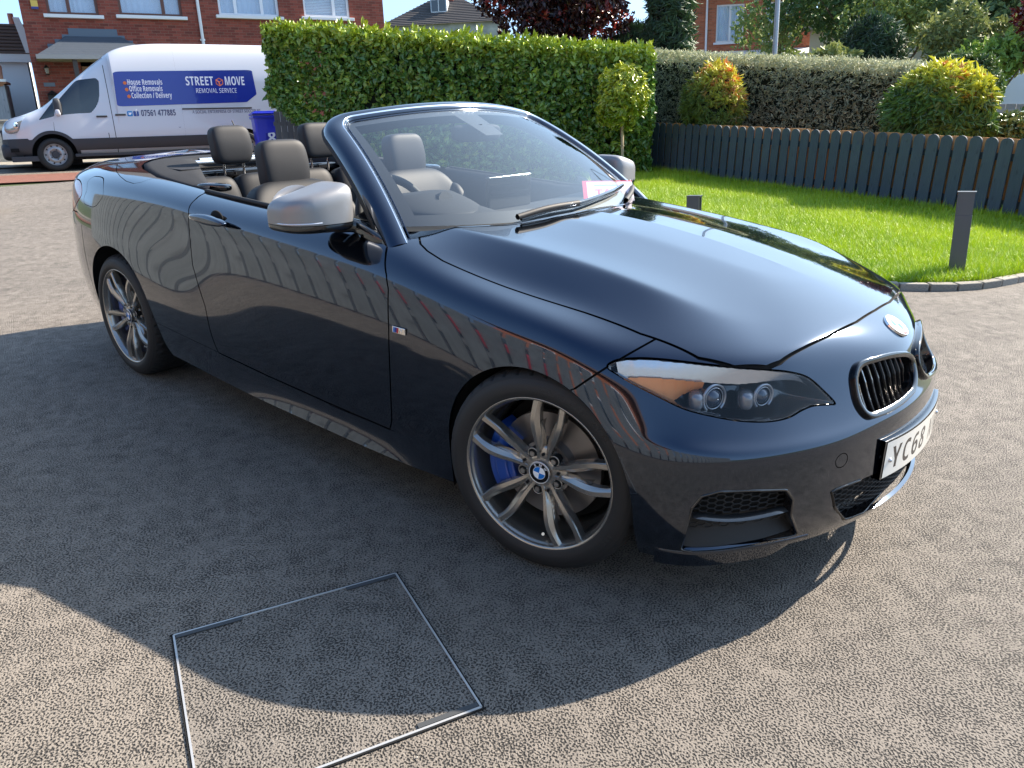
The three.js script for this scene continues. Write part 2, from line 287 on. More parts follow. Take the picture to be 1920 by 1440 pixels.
// lawn, with the drive's kerb of small stones round it
const kerbPath = new THREE.CatmullRomCurve3([V3(2.6, 0, -12), V3(1.2, 0, -7.2), V3(.42, 0, -4.72), V3(.1, 0, -4.0), V3(-.4, 0, -3.62), V3(-1.2, 0, -3.45), V3(-2.6, 0, -3.7), V3(-4.6, 0, -5.4), V3(-6.3, 0, -8.1), V3(-8, 0, -9.6)], false, 'centripetal');
{
  const pts = kerbPath.getSpacedPoints(60).map(p => [p.x, p.z]);
  struct('lawn_soil', sheet([...pts, [-8, -14], [2.6, -14]], .035), M.soil);
  const kerb = new THREE.Group(); kerb.name = 'kerb'; kerb.userData.kind = 'structure'; scene.add(kerb);
  const L = kerbPath.getLength(), n = Math.floor(L / .205), r = rng(3);
  const shapes = [0, 1, 2].map(k => { const g = new RoundedBoxGeometry(.199, .13, .075, 2, .008), p = g.attributes.position, q = rng(40 + k); for (let i = 0; i < p.count; i++) { const a = 1 + .0; p.setXYZ(i, p.getX(i) * a + .006 * fbm(p.getX(i) * 20, p.getY(i) * 20, k), p.getY(i) + .006 * fbm(p.getX(i) * 18, p.getZ(i) * 18, k + 9), p.getZ(i)); } g.computeVertexNormals(); return g; });
  for (let i = 0; i < n; i++) {
    const u = (i + .5) / n, p = kerbPath.getPointAt(u), t = kerbPath.getTangentAt(u);
    const m = part('kerb_stone', shapes[i % 3], M.kerb[Math.floor(r() * 3)], kerb);
    m.position.set(p.x, -.015 + .004 * r(), p.z); m.rotation.y = -Math.atan2(t.z, t.x) + (r() - .5) * .03; m.rotation.z = (r() - .5) * .02;
  }
}
// leaf shapes
function leafGeo(len, wid, fold = .25, curl = .15) {                  // base at origin, grows along +y, faces +z
  const p = [0, 0, 0, wid * .5, len * .42, wid * fold, 0, len * .45, 0, -wid * .5, len * .42, wid * fold, wid * .32, len * .74, wid * fold * .6 - curl * len * .3, -wid * .32, len * .74, wid * fold * .6 - curl * len * .3, 0, len, -curl * len];
  const ix = [0, 1, 2, 0, 2, 3, 1, 4, 2, 2, 5, 3, 4, 6, 2, 2, 6, 5];
  const g = new THREE.BufferGeometry(); g.setAttribute('position', new THREE.Float32BufferAttribute(p, 3)); g.setIndex(ix); g.computeVertexNormals(); return clean(g);
}
function sprayGeo(n, len, wid, spread, seed, up = .5) {                // several leaves round a short twig
  const r = rng(seed), L = [];
  for (let i = 0; i < n; i++) {
    const g = leafGeo(len * (.7 + .5 * r()), wid * (.75 + .5 * r()), .2 + .15 * r(), .1 + .2 * r());
    g.rotateX(-(1 - up) * 1.2 * r() - .1); g.rotateY(i * 2.4 + r()); g.rotateX((r() - .5) * .5); g.translate((r() - .5) * spread, i / n * spread * 1.1 - spread * .4, (r() - .5) * spread); L.push(g);
  }
  return merge(L);
}
const Q = new THREE.Quaternion(), Q2 = new THREE.Quaternion(), ZA = V3(0, 0, 1), YA = V3(0, 1, 0);
function foliage(parent, name, geo, mat, n, seed, sample) {
  const m = new THREE.InstancedMesh(geo, mat, n), r = rng(seed), c = new THREE.Color(), d = V3(0, 0, 0); m.name = name; m.userData.kind = 'stuff'; m.castShadow = m.receiveShadow = true;
  for (let i = 0; i < n; i++) {
    const s = sample(r, i);                                          // p, dir, scale, color, wild
    d.set(...s.dir).normalize(); Q.setFromUnitVectors(ZA, d); Q2.setFromAxisAngle(ZA, r() * 6.283); Q.multiply(Q2);
    if (s.wild) { Q2.setFromEuler(new THREE.Euler((r() - .5) * s.wild, (r() - .5) * s.wild, 0)); Q.multiply(Q2); }
    M4.compose(V3(...s.p), Q, V3(s.s, s.s, s.s)); m.setMatrixAt(i, M4); m.setColorAt(i, c.setRGB(...s.c));
  }
  (parent || scene).add(m); return m;
}
const mixc = (a, b, t) => [0, 1, 2].map(k => a[k] + (b[k] - a[k]) * t);
// grass: thousands of blades nobody could count
{
  const g = (() => { const p = [-.004, 0, 0, .004, 0, 0, -.003, .04, .004, .003, .04, .004, 0, .085, .022], b = new THREE.BufferGeometry(); b.setAttribute('position', new THREE.Float32BufferAttribute(p, 3)); b.setIndex([0, 1, 3, 0, 3, 2, 2, 3, 4]); b.computeVertexNormals(); return clean(b); })();
  const tuft = merge([0, 1, 2, 3, 4].map(i => { const q = g.clone(), r = rng(i + 70); q.rotateX(.15 + .5 * r()); q.rotateY(i * 1.3 + r()); q.scale(1, .7 + .6 * r(), 1); q.translate((r() - .5) * .03, 0, (r() - .5) * .03); return q; }));
  const line = kerbPath.getSpacedPoints(200), inside = (x, z) => { let best = 9, at = 0; for (let i = 0; i < 200; i++) { const d = (line[i].x - x) ** 2 + (line[i].z - z) ** 2; if (d < best || i === 0) { best = d; at = i; } } const a = line[Math.max(0, at - 1)], b = line[Math.min(200, at + 1)]; return ((b.x - a.x) * (z - a.z) - (b.z - a.z) * (x - a.x)) > 0 && best > .0036; };
  const spots = [], r = rng(8);
  while (spots.length < 62000) {
    const x = lerp(-7.4, 1.9, r()), z = lerp(-11.2, -3.4, r()); if (!inside(x, z)) continue;
    const edge = z - (-7.78 + (x + .24) * .392);                        // distance before the fence
    if (edge < -.15) continue;
    spots.push([x, z, edge]);
  }
  const gr = foliage(null, 'grass', tuft, M.blade, spots.length, 9, (q, i) => {
    const [x, z, e] = spots[i], tall = (e < .35 ? 1.5 : 1) * (x < -4.8 ? 1.5 : 1) * (.75 + .8 * q() * q()), n = fbm(x * .9, z * .9, 4, 3);
    return { p: [x, .03, z], dir: [(q() - .5) * .5, (q() - .5) * .3, 1], s: tall, c: mixc([.30, .47, .008], [.56, .68, .015], clamp(.5 + n + (q() - .5) * .6)) };
  });
  // blades grow along +y: undo the facing turn and only spin them
  for (let i = 0; i < spots.length; i++) { const [x, z, e] = spots[i], q = rng(i + 1), s = (e < .3 ? 1.35 : 1) * (x < -4.9 ? 1.3 : 1) * (.62 + .5 * q() + (q() > .97 ? .5 : 0)); Q.setFromEuler(new THREE.Euler((q() - .5) * .5, q() * 6.28, (q() - .5) * .5)); M4.compose(V3(x, .03, z), Q, V3(1, s, 1)); gr.setMatrixAt(i, M4); }
  tag(gr, 'bright green lawn grass between the kerb and the dark fence', 'grass', null, 'stuff');
}
// ---------- dark picket fence ----------
const FA = V3(-7.55, 0, -10.65), FB = V3(1.3, 0, -7.18);
{
  const f = thing('picket_fence', 'dark blue-grey picket fence with round-topped boards along the back of the lawn', 'fence');
  const d = FB.clone().sub(FA), L = d.length(), ry = -Math.atan2(d.z, d.x), r = rng(21);
  d.normalize(); const nrm = V3(-d.z, 0, d.x);                          // towards the lawn
  const W = .143, shapes = [0, 1, 2].map(k => {
    const pts = [[-W / 2, 0], [W / 2, 0], [W / 2, .90 - W / 2]]; for (let i = 1; i < 10; i++) { const a = i / 10 * Math.PI; pts.push([Math.cos(a) * W / 2, .90 - W / 2 + Math.sin(a) * W / 2 * .82]); } pts.push([-W / 2, .90 - W / 2]);
    const g = extrude(pts, .018, .0015, 1), uv = g.attributes.uv, p = g.attributes.position; for (let i = 0; i < uv.count; i++) uv.setXY(i, p.getX(i) / W + .5, p.getY(i) / 1.0 + k * .31); return g;
  });
  const n = Math.floor(L / .179);
  for (let i = 0; i < n; i++) {
    const s = (i + .5) * .179, p = FA.clone().addScaledVector(d, s), m = part('picket', shapes[i % 3], M.board[Math.floor(r() * M.board.length)], f);
    m.position.copy(p).addScaledVector(nrm, .02); m.position.y = .02 + (r() - .5) * .012; m.rotation.set(0, ry, (r() - .5) * .012 - .012);
  }
  const back = [0, 1, 2].map(k => { const g = box(.172, .86, .016, 0, .43, 0), uv = g.attributes.uv; for (let i = 0; i < uv.count; i++) uv.setXY(i, uv.getX(i), uv.getY(i) + k * .3); return g; });
  for (let i = 0; i <= n; i++) {
    const p = FA.clone().addScaledVector(d, i * .179), m = part('back_board', back[i % 3], M.timber[i % 2], f);
    m.position.copy(p).addScaledVector(nrm, -.075); m.position.y = .04 + (r() - .5) * .02; m.rotation.set(0, ry, (r() - .5) * .012);
  }
  for (const y of [.2, .70]) { const m = part('rail', box(L, .075, .04, L / 2, 0, 0), M.board[0], f); m.position.copy(FA).addScaledVector(nrm, -.025); m.position.y = y; m.rotation.y = ry; }
}
// ---------- bollard lights ----------
function bollard(x, z, h, label, turn) {
  const o = plumb(thing('bollard_light', label, 'bollard light', [x, 0, z], turn, 'bollard lights in the lawn'));
  const w = .115, d = .085;
  part('post', [box(w, h - .17, d, 0, (h - .17) / 2, 0, .004), box(w, .012, d, 0, h - .006, 0), box(.012, .16, d - .002, -w / 2 + .006, h - .09, 0), box(w - .014, .16, .008, .006, h - .09, -d / 2 + .005), box(w - .014, .16, .008, .006, h - .09, d / 2 - .005)], M.metalPost, o);
  part('cap', box(w + .012, .006, d + .008, .002, h + .003, 0), M.metalPost, o);
  part('reflector', [box(.003, .15, d - .02, -w / 2 + .0145, h - .09, 0), box(w - .03, .003, d - .02, 0, h - .166, 0)], M.chrome, o);
  return o;
}
bollard(-.03, -4.36, .66, 'dark grey square bollard light standing whole at the kerb right of the bonnet', .35 - .15);
bollard(-2.12, -3.98, .51, 'dark bollard light of which only the top shows above the bonnet', .2);
// ---------- standard tree with its stake ----------
{
  const t = plumb(thing('lollipop_tree', 'young standard tree with round green head beside the end of the big hedge', 'tree', [-5.98, 0, -8.58]));
  part('trunk', tube([[0, 0, 0], [.012, .5, 0], [-.006, 1.0, .01], [.01, 1.45, 0], [0, 1.7, 0]], .014, 20, 8), M.bark, t);
  part('stake', [box(.032, .92, .03, .04, .46, .02), box(.06, .02, .05, .03, .6, .01)], std([.52, .42, .27], .85, 0, { map: grains[0] }), t);
  const g = sprayGeo(6, .10, .038, .07, 31, .7);
  foliage(t, 'crown', g, M.leaf, 620, 33, r => {
    const a = r() * 6.283, b = Math.acos(2 * r() - 1), q = Math.pow(r(), .45), rr = .47 * (1 + .22 * fbm(Math.cos(a) * 2, Math.cos(b) * 2, 3, 2));
    const n = [Math.sin(b) * Math.cos(a), Math.cos(b), Math.sin(b) * Math.sin(a)];
    return { p: [n[0] * q * rr * .92, 1.33 + n[1] * q * rr * 1.08, n[2] * q * rr * .92], dir: [n[0], n[1] + .4, n[2]], s: .8 + .5 * r(), wild: 1.2, c: mixc([.20, .31, .03], [.62, .64, .06], clamp(r() * .8 + .2 * n[1])) };
  });
  part('branches', Array.from({ length: 9 }, (_, i) => rod([0, 1.0 + i * .05, 0], [Math.cos(i * 2.4) * .25, 1.25 + i * .06, Math.sin(i * 2.4) * .25], .006, 5, .002)), M.bark, t);
}
// ---------- hedges ----------
function hedgeBox(A, B, h0, h1, depth, name, label, o) {
  const t = thing(name, label, 'hedge'), a = V3(...A), b = V3(...B), d = b.clone().sub(a), L = d.length(); d.normalize();
  const back = V3(-d.z, 0, d.x); if (back.dot(V3(-1.3, 0, -2.4)) < 0) back.negate();
  const H = s => lerp(h0, h1, s / L), y0 = o.y0 || 0;
  const at = (s, y, q) => a.clone().addScaledVector(d, s).addScaledVector(back, q).add(V3(0, y, 0));
  const ins = o.inset || .16;
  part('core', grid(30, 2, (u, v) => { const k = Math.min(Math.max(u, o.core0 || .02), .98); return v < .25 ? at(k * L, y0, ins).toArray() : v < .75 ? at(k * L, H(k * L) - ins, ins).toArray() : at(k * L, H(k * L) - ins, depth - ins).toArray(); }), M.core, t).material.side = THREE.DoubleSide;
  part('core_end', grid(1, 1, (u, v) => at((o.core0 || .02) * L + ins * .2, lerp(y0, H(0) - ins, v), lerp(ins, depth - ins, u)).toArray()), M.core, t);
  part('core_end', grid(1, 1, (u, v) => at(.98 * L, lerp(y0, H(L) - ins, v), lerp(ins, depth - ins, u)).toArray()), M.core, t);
  const aF = L * (h0 + h1) / 2, aT = L * depth, aE = depth * h0, tot = aF + aT + 2 * aE;
  foliage(t, 'foliage', o.geo, o.mat, o.n, o.seed, r => {
    const k = r() * tot; let s, y, q, dir, top = 0;
    const deep = Math.pow(r(), 1.6) * .2;
    if (k < aF) { s = r() * L; y = y0 + r() * (H(s) - y0); q = 0; const bump = (fbm(s * 1.3, y * 1.3, o.seed, 4) * (o.bump || .16)); q = -bump + deep; dir = [-back.x, .55, -back.z]; top = smooth(H(s) - .32, H(s), y); if (o.round) q += (o.round) * Math.pow(clamp((y - H(s) + o.round) / o.round), 2); }
    else if (k < aF + aT) { s = r() * L; q = r() * depth; y = H(s) + fbm(s * 1.7, q * 2, o.seed + 3, 4) * (o.bump || .16) - deep; dir = [-back.x * .25, 1, -back.z * .25]; top = 1; if (o.round) y -= o.round * Math.pow(clamp((o.round - q) / o.round), 2); }
    else { const e = k < aF + aT + aE ? 0 : L; q = r() * depth; y = y0 + r() * (H(e) - y0); s = e + (e ? 1 : -1) * (fbm(q * 1.5, y * 1.5, 8, 3) * .16 - deep); dir = [d.x * (e ? 1 : -1), .5, d.z * (e ? 1 : -1)]; top = smooth(H(e) - .3, H(e), y); }
    if (o.cut) { const c = o.cut(s, y, q); if (c) y = c; }
    const p = at(s, y, q);
    return { p: p.toArray(), dir, s: (.75 + .5 * r()), wild: o.wild || 1.5, c: o.color(r, top, s, y, deep) };
  });
  if (o.shoots) foliage(t, 'shoots', o.shoot, o.mat, o.shoots, o.seed + 1, r => {
    const s = r() * L, q = r() * depth * .8, p = at(s, H(s) + .01 + r() * .10, q);
    return { p: p.toArray(), dir: [0, 0, 1], s: .7 + .9 * r() * r(), wild: .6, c: mixc([.26, .38, .03], [.55, .62, .06], r()) };
  });
  return t;
}
hedgeBox([-11.05, 0, -5.4], [-6.05, 0, -9.5], 2.44, 2.02, 1.3, 'laurel_hedge', 'tall glossy green hedge with bright yellow-green top between the bin and the picket fence', {
  geo: sprayGeo(3, .105, .048, .06, 5, .4), mat: M.leaf, n: 19000, seed: 50, wild: 1.6, shoots: 900, shoot: sprayGeo(5, .10, .042, .07, 6, .9).rotateX(0),
  core0: .15, cut: (s, y) => s < 1.5 && y < 1.28 - s * .78 ? 1.28 - s * .78 + (y * .25) : 0,
  color: (r, top, s, y) => mixc(mixc([.09, .205, .04], [.44, .62, .10], r() * r()), mixc([.26, .38, .03], [.55, .62, .06], r()), clamp(top * (.55 + .6 * r()) + (r() > .9 ? .6 : 0))),
});
hedgeBox([-7.6, 0, -10.95], [-2.42, 0, -10.62], 2.16, 1.79, 1.1, 'grey_leaved_hedge', 'clipped grey-green small-leaved hedge behind the picket fence', {
  geo: sprayGeo(4, .055, .02, .06, 7, .6), mat: M.leafDull, n: 15000, seed: 60, wild: 1.8, bump: .10, round: .16, y0: .1,
  color: (r, top) => mixc(mixc([.15, .18, .11], [.50, .53, .37], r()), [.55, .56, .34], clamp(top * (.3 + .5 * r()))),
});
// ---------- round shrubs behind the fence ----------
function shrub(x, y, z, rx, ry, rz, name, label, o) {
  const t = thing(name, label, 'shrub', [x, 0, z]);
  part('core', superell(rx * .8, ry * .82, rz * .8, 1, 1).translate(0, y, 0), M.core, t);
  part('stem', [rod([0, 0, 0], [.03, y, 0], .03, 7), rod([.05, 0, .04], [-.15 * rx, y, .1], .02, 6)], M.bark, t);
  foliage(t, 'foliage', o.geo, o.mat || M.leafDull, o.n, o.seed, r => {
    const a = r() * 6.283, cb = 2 * r() - 1, sb = Math.sqrt(1 - cb * cb), n = [sb * Math.cos(a), cb, sb * Math.sin(a)];
    const k = (1 + .30 * fbm(n[0] * 1.8 + o.seed, n[1] * 1.8, n[2] * 1.8, 3)) * (1 - .22 * Math.pow(r(), 2));
    return { p: [n[0] * rx * k, y + n[1] * ry * k, n[2] * rz * k], dir: [n[0], n[1] + .5, n[2]], s: .75 + .5 * r(), wild: o.wild || 1.2, c: o.color(r, n, k) };
  });
  return t;
}
const whorl = sprayGeo(8, .12, .026, .045, 12, .45);
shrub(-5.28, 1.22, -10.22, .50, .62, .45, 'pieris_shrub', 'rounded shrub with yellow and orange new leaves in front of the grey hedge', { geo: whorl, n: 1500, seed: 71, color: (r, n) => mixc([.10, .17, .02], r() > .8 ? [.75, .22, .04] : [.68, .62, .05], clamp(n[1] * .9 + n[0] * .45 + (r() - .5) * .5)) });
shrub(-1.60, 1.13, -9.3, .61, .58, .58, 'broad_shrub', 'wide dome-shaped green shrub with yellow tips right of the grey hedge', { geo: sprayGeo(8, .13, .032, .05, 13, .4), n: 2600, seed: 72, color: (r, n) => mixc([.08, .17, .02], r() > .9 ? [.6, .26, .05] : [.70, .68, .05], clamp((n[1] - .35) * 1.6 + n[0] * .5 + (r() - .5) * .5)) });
shrub(-2.0, 1.5, -12.2, .55, .45, .4, 'leafy_bush', 'mid-green bush between the grey hedge and the wide shrub', { geo: sprayGeo(5, .09, .04, .06, 14, .5), n: 900, seed: 73, color: (r, n) => mixc([.05, .11, .02], [.14, .22, .04], r()) });
shrub(-.55, .92, -9.6, .55, .22, .35, 'low_shrub', 'low pale-tipped shrub peeping over the fence at the right edge', { geo: sprayGeo(5, .08, .04, .06, 15, .5), n: 700, seed: 74, mat: M.leaf, color: (r, n) => mixc([.08, .15, .03], [.36, .40, .14], r()) });
// ---------- brick house across the street ----------
const wallRot = Math.atan2(.942, .335);                               // local x runs along the street, local z faces the drive
const H0 = V3(-22.504, 0, -10.3165);
function uvMetres(g, s = .9) { const p = g.attributes.position, n = g.attributes.normal, uv = g.attributes.uv; for (let i = 0; i < p.count; i++) { const ax = Math.abs(n.getX(i)), ay = Math.abs(n.getY(i)); uv.setXY(i, (ax > .5 ? p.getZ(i) : p.getX(i)) / s, (ay > .5 ? p.getZ(i) : p.getY(i)) / s); } return g; }
function wallWithHoles(x0, x1, y0, y1, thick, holes) {
  const s = new THREE.Shape([[x0, y0], [x1, y0], [x1, y1], [x0, y1]].map(p => new THREE.Vector2(...p)));
  for (const [a, b, c, d] of holes) s.holes.push(new THREE.Path([[a, c], [a, d], [b, d], [b, c]].map(p => new THREE.Vector2(...p))));
  return uvMetres(clean(new THREE.ExtrudeGeometry(s, { depth: thick, bevelEnabled: false }).translate(0, 0, -thick)));
}
function windowPart(parent, x0, x1, y0, y1, frameMat, splits, sillMat, inside, z = -.09) {
  const w = part('window', [box(x1 - x0, .07, .07, (x0 + x1) / 2, y0 + .035, z), box(x1 - x0, .07, .07, (x0 + x1) / 2, y1 - .035, z), box(.07, y1 - y0, .068, x0 + .035, (y0 + y1) / 2, z), box(.07, y1 - y0, .068, x1 - .035, (y0 + y1) / 2, z), ...splits.map(s => box(.09, y1 - y0, .066, lerp(x0, x1, s), (y0 + y1) / 2, z))], frameMat, parent);
  part('pane', box(x1 - x0 - .1, y1 - y0 - .1, .012, (x0 + x1) / 2, (y0 + y1) / 2, z), phys([.9, .95, 1], .02, 0, { transmission: .85, thickness: 0 }), w);
  part('curtain', inside === 'blind' ? Array.from({ length: 26 }, (_, i) => box(x1 - x0 - .12, .035, .006, (x0 + x1) / 2, y0 + .08 + i * (y1 - y0 - .12) / 26, z - .09)) : grid(40, 1, (u, v) => [lerp(x0 + .05, x1 - .05, u), lerp(y0 + .05, y1 - .05, v), z - .13 + .018 * Math.sin(u * 60)]), inside === 'blind' ? M.blind : M.curtain, w);
  if (sillMat) part('sill', box(x1 - x0 + .22, .09, .2, (x0 + x1) / 2, y0 - .05, .02, .01), sillMat, w);
  return w;
}
{
  const h = plumb(thing('brick_house', 'red brick semi-detached house with white window sills behind the white van', 'house', H0.toArray(), wallRot));
  const wins = [[-3.72, -2.44, 3.58, 5.0], [-1.9, -.2, 3.62, 5.0], [.85, 2.66, 3.71, 5.05], [3.45, 4.95, 3.75, 5.05]];
  part('wall', wallWithHoles(-4.36, 6.12, 0, 6.2, .28, [...wins, [-3.15, -2.2, 0, 2.38]]), M.brick, h);
  part('side_wall', uvMetres(clean(box(.28, 6.2, 7, 6.12 - .143, 3.1, -3.79))), M.brickOrange, h);
  part('gable_wall', uvMetres(clean(box(.28, 6.2, 7, -4.36 + .143, 3.1, -3.79))), M.brick, h);
  part('back_wall', uvMetres(clean(box(10.4, 6.2, .2, .9, 3.1, -7.2))), M.brick, h);
  part('roof', [extrude([[-.35, 6.15], [3.6, 9.0], [7.6, 6.15]], 11.2, 0).rotateY(Math.PI / 2).translate(-4.7, 0, 0)], M.tileGrey, h);
  windowPart(h, ...wins[0], M.brown, [.42], M.white, 'curtain'); windowPart(h, ...wins[1], M.brown, [.70], M.white, 'curtain');
  windowPart(h, ...wins[2], M.upvc, [.28, .72], M.white, 'curtain'); windowPart(h, ...wins[3], M.upvc, [.66], M.white, 'blind');
  part('drainpipe', [rod([.26, 0, .06], [.26, 6.2, .06], .045, 12), box(.14, .05, .05, .26, 3.0, .03)], M.white, h);
  const dr = part('door', [box(.9, 2.2, .06, -2.68, 1.15, -.2), box(.3, .7, .02, -2.9, 1.5, -.16), box(.3, .7, .02, -2.5, 1.5, -.16)], std([.42, .22, .10], .5), h);
  part('handle', rod([-2.36, 1.05, -.15], [-2.36, 1.2, -.15], .012, 8), M.chrome, dr);
  // hipped porch roof on the wall, stepped lead flashing over it
  const pr = grid(3, 1, (u, v) => { const xs = [-4.25, -4.25, -1.15, -1.15], k = Math.round(u * 3), b = [[-4.18, 2.46, 0], [-4.18, 2.46, .75], [-1.18, 2.46, .75], [-1.18, 2.46, 0]][k], t = [[-3.42, 3.02, .02], [-3.35, 3.02, .06], [-2.0, 3.02, .06], [-1.95, 3.02, .02]][k]; return [0, 1, 2].map(i => lerp(b[i], t[i], v)); });
  const porch = part('porch_roof', toCreasedNormals(pr.toNonIndexed(), .2), M.slate, h); porch.material.side = THREE.DoubleSide;
  part('fascia', [box(3.06, .11, .03, -2.68, 2.41, .76), box(.03, .11, .76, -4.2, 2.41, .375), box(.03, .11, .76, -1.16, 2.41, .375), box(3.0, .02, .74, -2.68, 2.36, .375)], std([.36, .34, .32], .7), porch);
  part('flashing', [box(1.25, .22, .02, -2.68, 3.12, .012), box(1.6, .13, .018, -2.68, 3.0, .011), box(2.0, .12, .016, -2.68, 2.88, .01), box(2.4, .12, .014, -2.68, 2.76, .009)], std([.10, .14, .18], .55), porch);
  part('porch_post', box(.12, 2.36, .12, -3.3, 1.18, .62), std([.07, .06, .055], .7), porch);
  part('alarm_box', [box(.17, .22, .06, -4.0, 3.8, .03, .01)], std([.72, .50, .10], .5), h);
  part('alarm_band', box(.172, .06, .062, -4.0, 3.72, .031), std([.05, .06, .25], .5), h);
  const lamp = part('wall_lantern', [new THREE.ConeGeometry(.09, .1, 6).translate(-4.02, 2.22, .14), box(.03, .12, .14, -4.02, 2.1, .07), new THREE.CylinderGeometry(.07, .05, .02, 6).translate(-4.02, 2.0, .14)], M.black, h);
  part('lantern_glass', new THREE.CylinderGeometry(.065, .045, .14, 6).translate(-4.02, 2.1, .14), phys([.9, .85, .7], .15, 0, { transmission: .7, thickness: 0 }), lamp);
  part('letter_box', [box(.26, .2, .1, -4.0, 1.38, .05), new THREE.ConeGeometry(.2, .12, 4).rotateY(.785).translate(-4.0, 1.54, .06)], M.black, h);
  part('name_plate', box(.28, .1, .02, -4.03, 1.75, .01), std([.14, .16, .18], .5), h);
  part('ledge', [box(.5, .02, .05, -4.12, 2.36, .02)], std([.30, .12, .10], .9), h);
}
// low white garden wall, garage and bungalow at the left edge
const streetThing = (name, label, cat, s, q, y = 0) => { const [x, z] = streetPt(s, q); return thing(name, label, cat, [x, y, z], wallRot); };
{
  const w = streetThing('garden_wall', 'pale rendered low garden wall behind the van at the left edge', 'wall', -4, -3.2);
  part('wall', box(7, .85, .2, 0, .42, 0, .01), M.render, w); part('coping', box(7.02, .06, .26, 0, .88, 0, .01), M.concrete, w);
  const g = thing('garage', 'pale blue-grey timber garage with a tiled edge left of the brick house', 'garage', H0.clone().addScaledVector(dirW, -6.5).addScaledVector(offW, -.4).toArray(), wallRot);
  part('wall', box(2.7, 1.72, 3, 0, .86, -1.5), std([.50, .55, .58], .8, 0, { map: grains[0] }), g);
  for (let i = 0; i < 9; i++) part('board', box(.28, 1.66, .03, -1.2 + i * .3, .85, .016), std([.36 + .02 * (i % 3), .42, .46], .8, 0, { map: grains[i % 3] }), g);
  part('roof', [box(2.8, .07, 3.2, 0, 1.78, -1.5), ...Array.from({ length: 10 }, (_, i) => new THREE.CylinderGeometry(.08, .09, 1.1, 10).rotateX(-1.15).translate(-1.25 + i * .28, 1.98, -.42))], M.terracotta, g);
  part('verge', box(2.84, .07, .05, 0, 1.83, .12), M.white, g);
  const b = thing('bungalow', 'white bungalow with brown tiled roof behind the garage', 'house', H0.clone().addScaledVector(dirW, -6.75).addScaledVector(offW, -4.4).toArray(), wallRot);
  part('wall', box(5.2, 2.72, 6, -.4, 1.36, -3), std([.85, .87, .88], .9), b);
  part('gutter', [box(5.5, .14, .12, -.4, 2.62, .16), box(5.5, .12, .35, -.4, 2.5, .05)], M.white, b);
  part('roof', grid(1, 8, (u, v) => [lerp(-3.2, 2.32, u), 2.66 + 1.06 * v, .22 - 2.4 * v]), M.tileBrown, b).material.side = THREE.DoubleSide;
  part('roof_course', Array.from({ length: 9 }, (_, i) => box(5.5, .03, .06, -.42, 2.7 + 1.06 * i / 9, .2 - 2.4 * i / 9)), M.tileBrown, b);
  part('verge_board', extrude([[0, 0], [.3, 0], [-.02, 1.2], [-.2, 1.2]], .06).rotateY(Math.PI / 2 * 0).translate(2.25, 2.55, .12), M.white, b);
  part('vent_pipe', rod([1.95, 3.5, -2.3], [1.95, 4.05, -2.3], .09, 10), std([.55, .20, .13], .8), b);
  const k = thing('low_wall', 'cream rendered low wall end at the left edge of the drive', 'wall', [-10.4, 0, -.62], wallRot);
  part('wall', box(1.6, .30, .22, -.62, .15, 0, .02), std([.70, .66, .55], .9, 0, { map: concreteTex }), k); part('coping', box(1.62, .03, .24, -.62, .31, 0, .008), M.concrete, k);
}
// ---------- blue bin and grey boards at the hedge's left end ----------
{
  const b = plumb(thing('wheelie_bin', 'bright blue wheelie bin with a white number 8 beside the hedge', 'bin', [-12.60, 0, -6.22], Math.atan2(12.66 + 1.3, 6.17 + 2.42) + .12));
  const blue = phys([.012, .028, .55], .38, 0, { clearcoat: .3 });
  part('body', grid(28, 10, (u, v) => { const a = u * 2 * Math.PI, e = .22, w = lerp(.44, .545, v) / 2, d = lerp(.52, .66, v) / 2, pw = t => Math.sign(t) * Math.pow(Math.abs(t), e); return [w * pw(Math.cos(a)), .08 + .93 * v, d * pw(Math.sin(a))]; }), blue, b);
  part('rim', box(.59, .05, .70, 0, 1.0, 0, .015), blue, b); part('lid', [box(.60, .04, .74, 0, 1.06, .0, .018), box(.5, .03, .6, 0, 1.09, 0, .014)], blue, b);
  part('handle', rod([-.24, 1.0, -.4], [.24, 1.0, -.4], .016, 8), blue, b);
  for (const x of [-.25, .25]) part('wheel', new THREE.CylinderGeometry(.1, .1, .05, 18).rotateZ(Math.PI / 2).translate(x, .1, -.27), M.black, b);
  const num = canvasTex(128, 192, (c, w, h) => { c.fillStyle = 'rgb(3,8,150)'; c.fillRect(0, 0, w, h); c.fillStyle = '#e8ecf4'; c.font = 'bold 190px sans-serif'; c.textAlign = 'center'; c.textBaseline = 'middle'; c.fillText('8', w / 2, h / 2 + 6); });
  b.scale.set(.80, 1, .9); part('number', new THREE.PlaneGeometry(.26, .31).rotateX(-.06).translate(.09, .62, .312), std([1, 1, 1], .5, 0, { map: num }), b);
  const f = thing('board_panel', 'short grey timber fence panel between the bin and the hedge', 'fence', [-11.655, 0, -6.215], Math.atan2(11.75 + 1.3, 6.13 + 2.42) - .15);
  for (let i = 0; i < 6; i++) part('board', box(.105, 1.12, .02, -.28 + i * .112, .56, .004 * (i % 2), .003), M.greyBoard[i % 3], f);
  part('post', box(.1, 1.05, .1, .43, .52, 0, .006), M.greyBoard[0], f); part('rail', [box(.72, .07, .04, 0, .3, -.03), box(.72, .07, .04, 0, .9, -.03)], M.greyBoard[1], f);
}
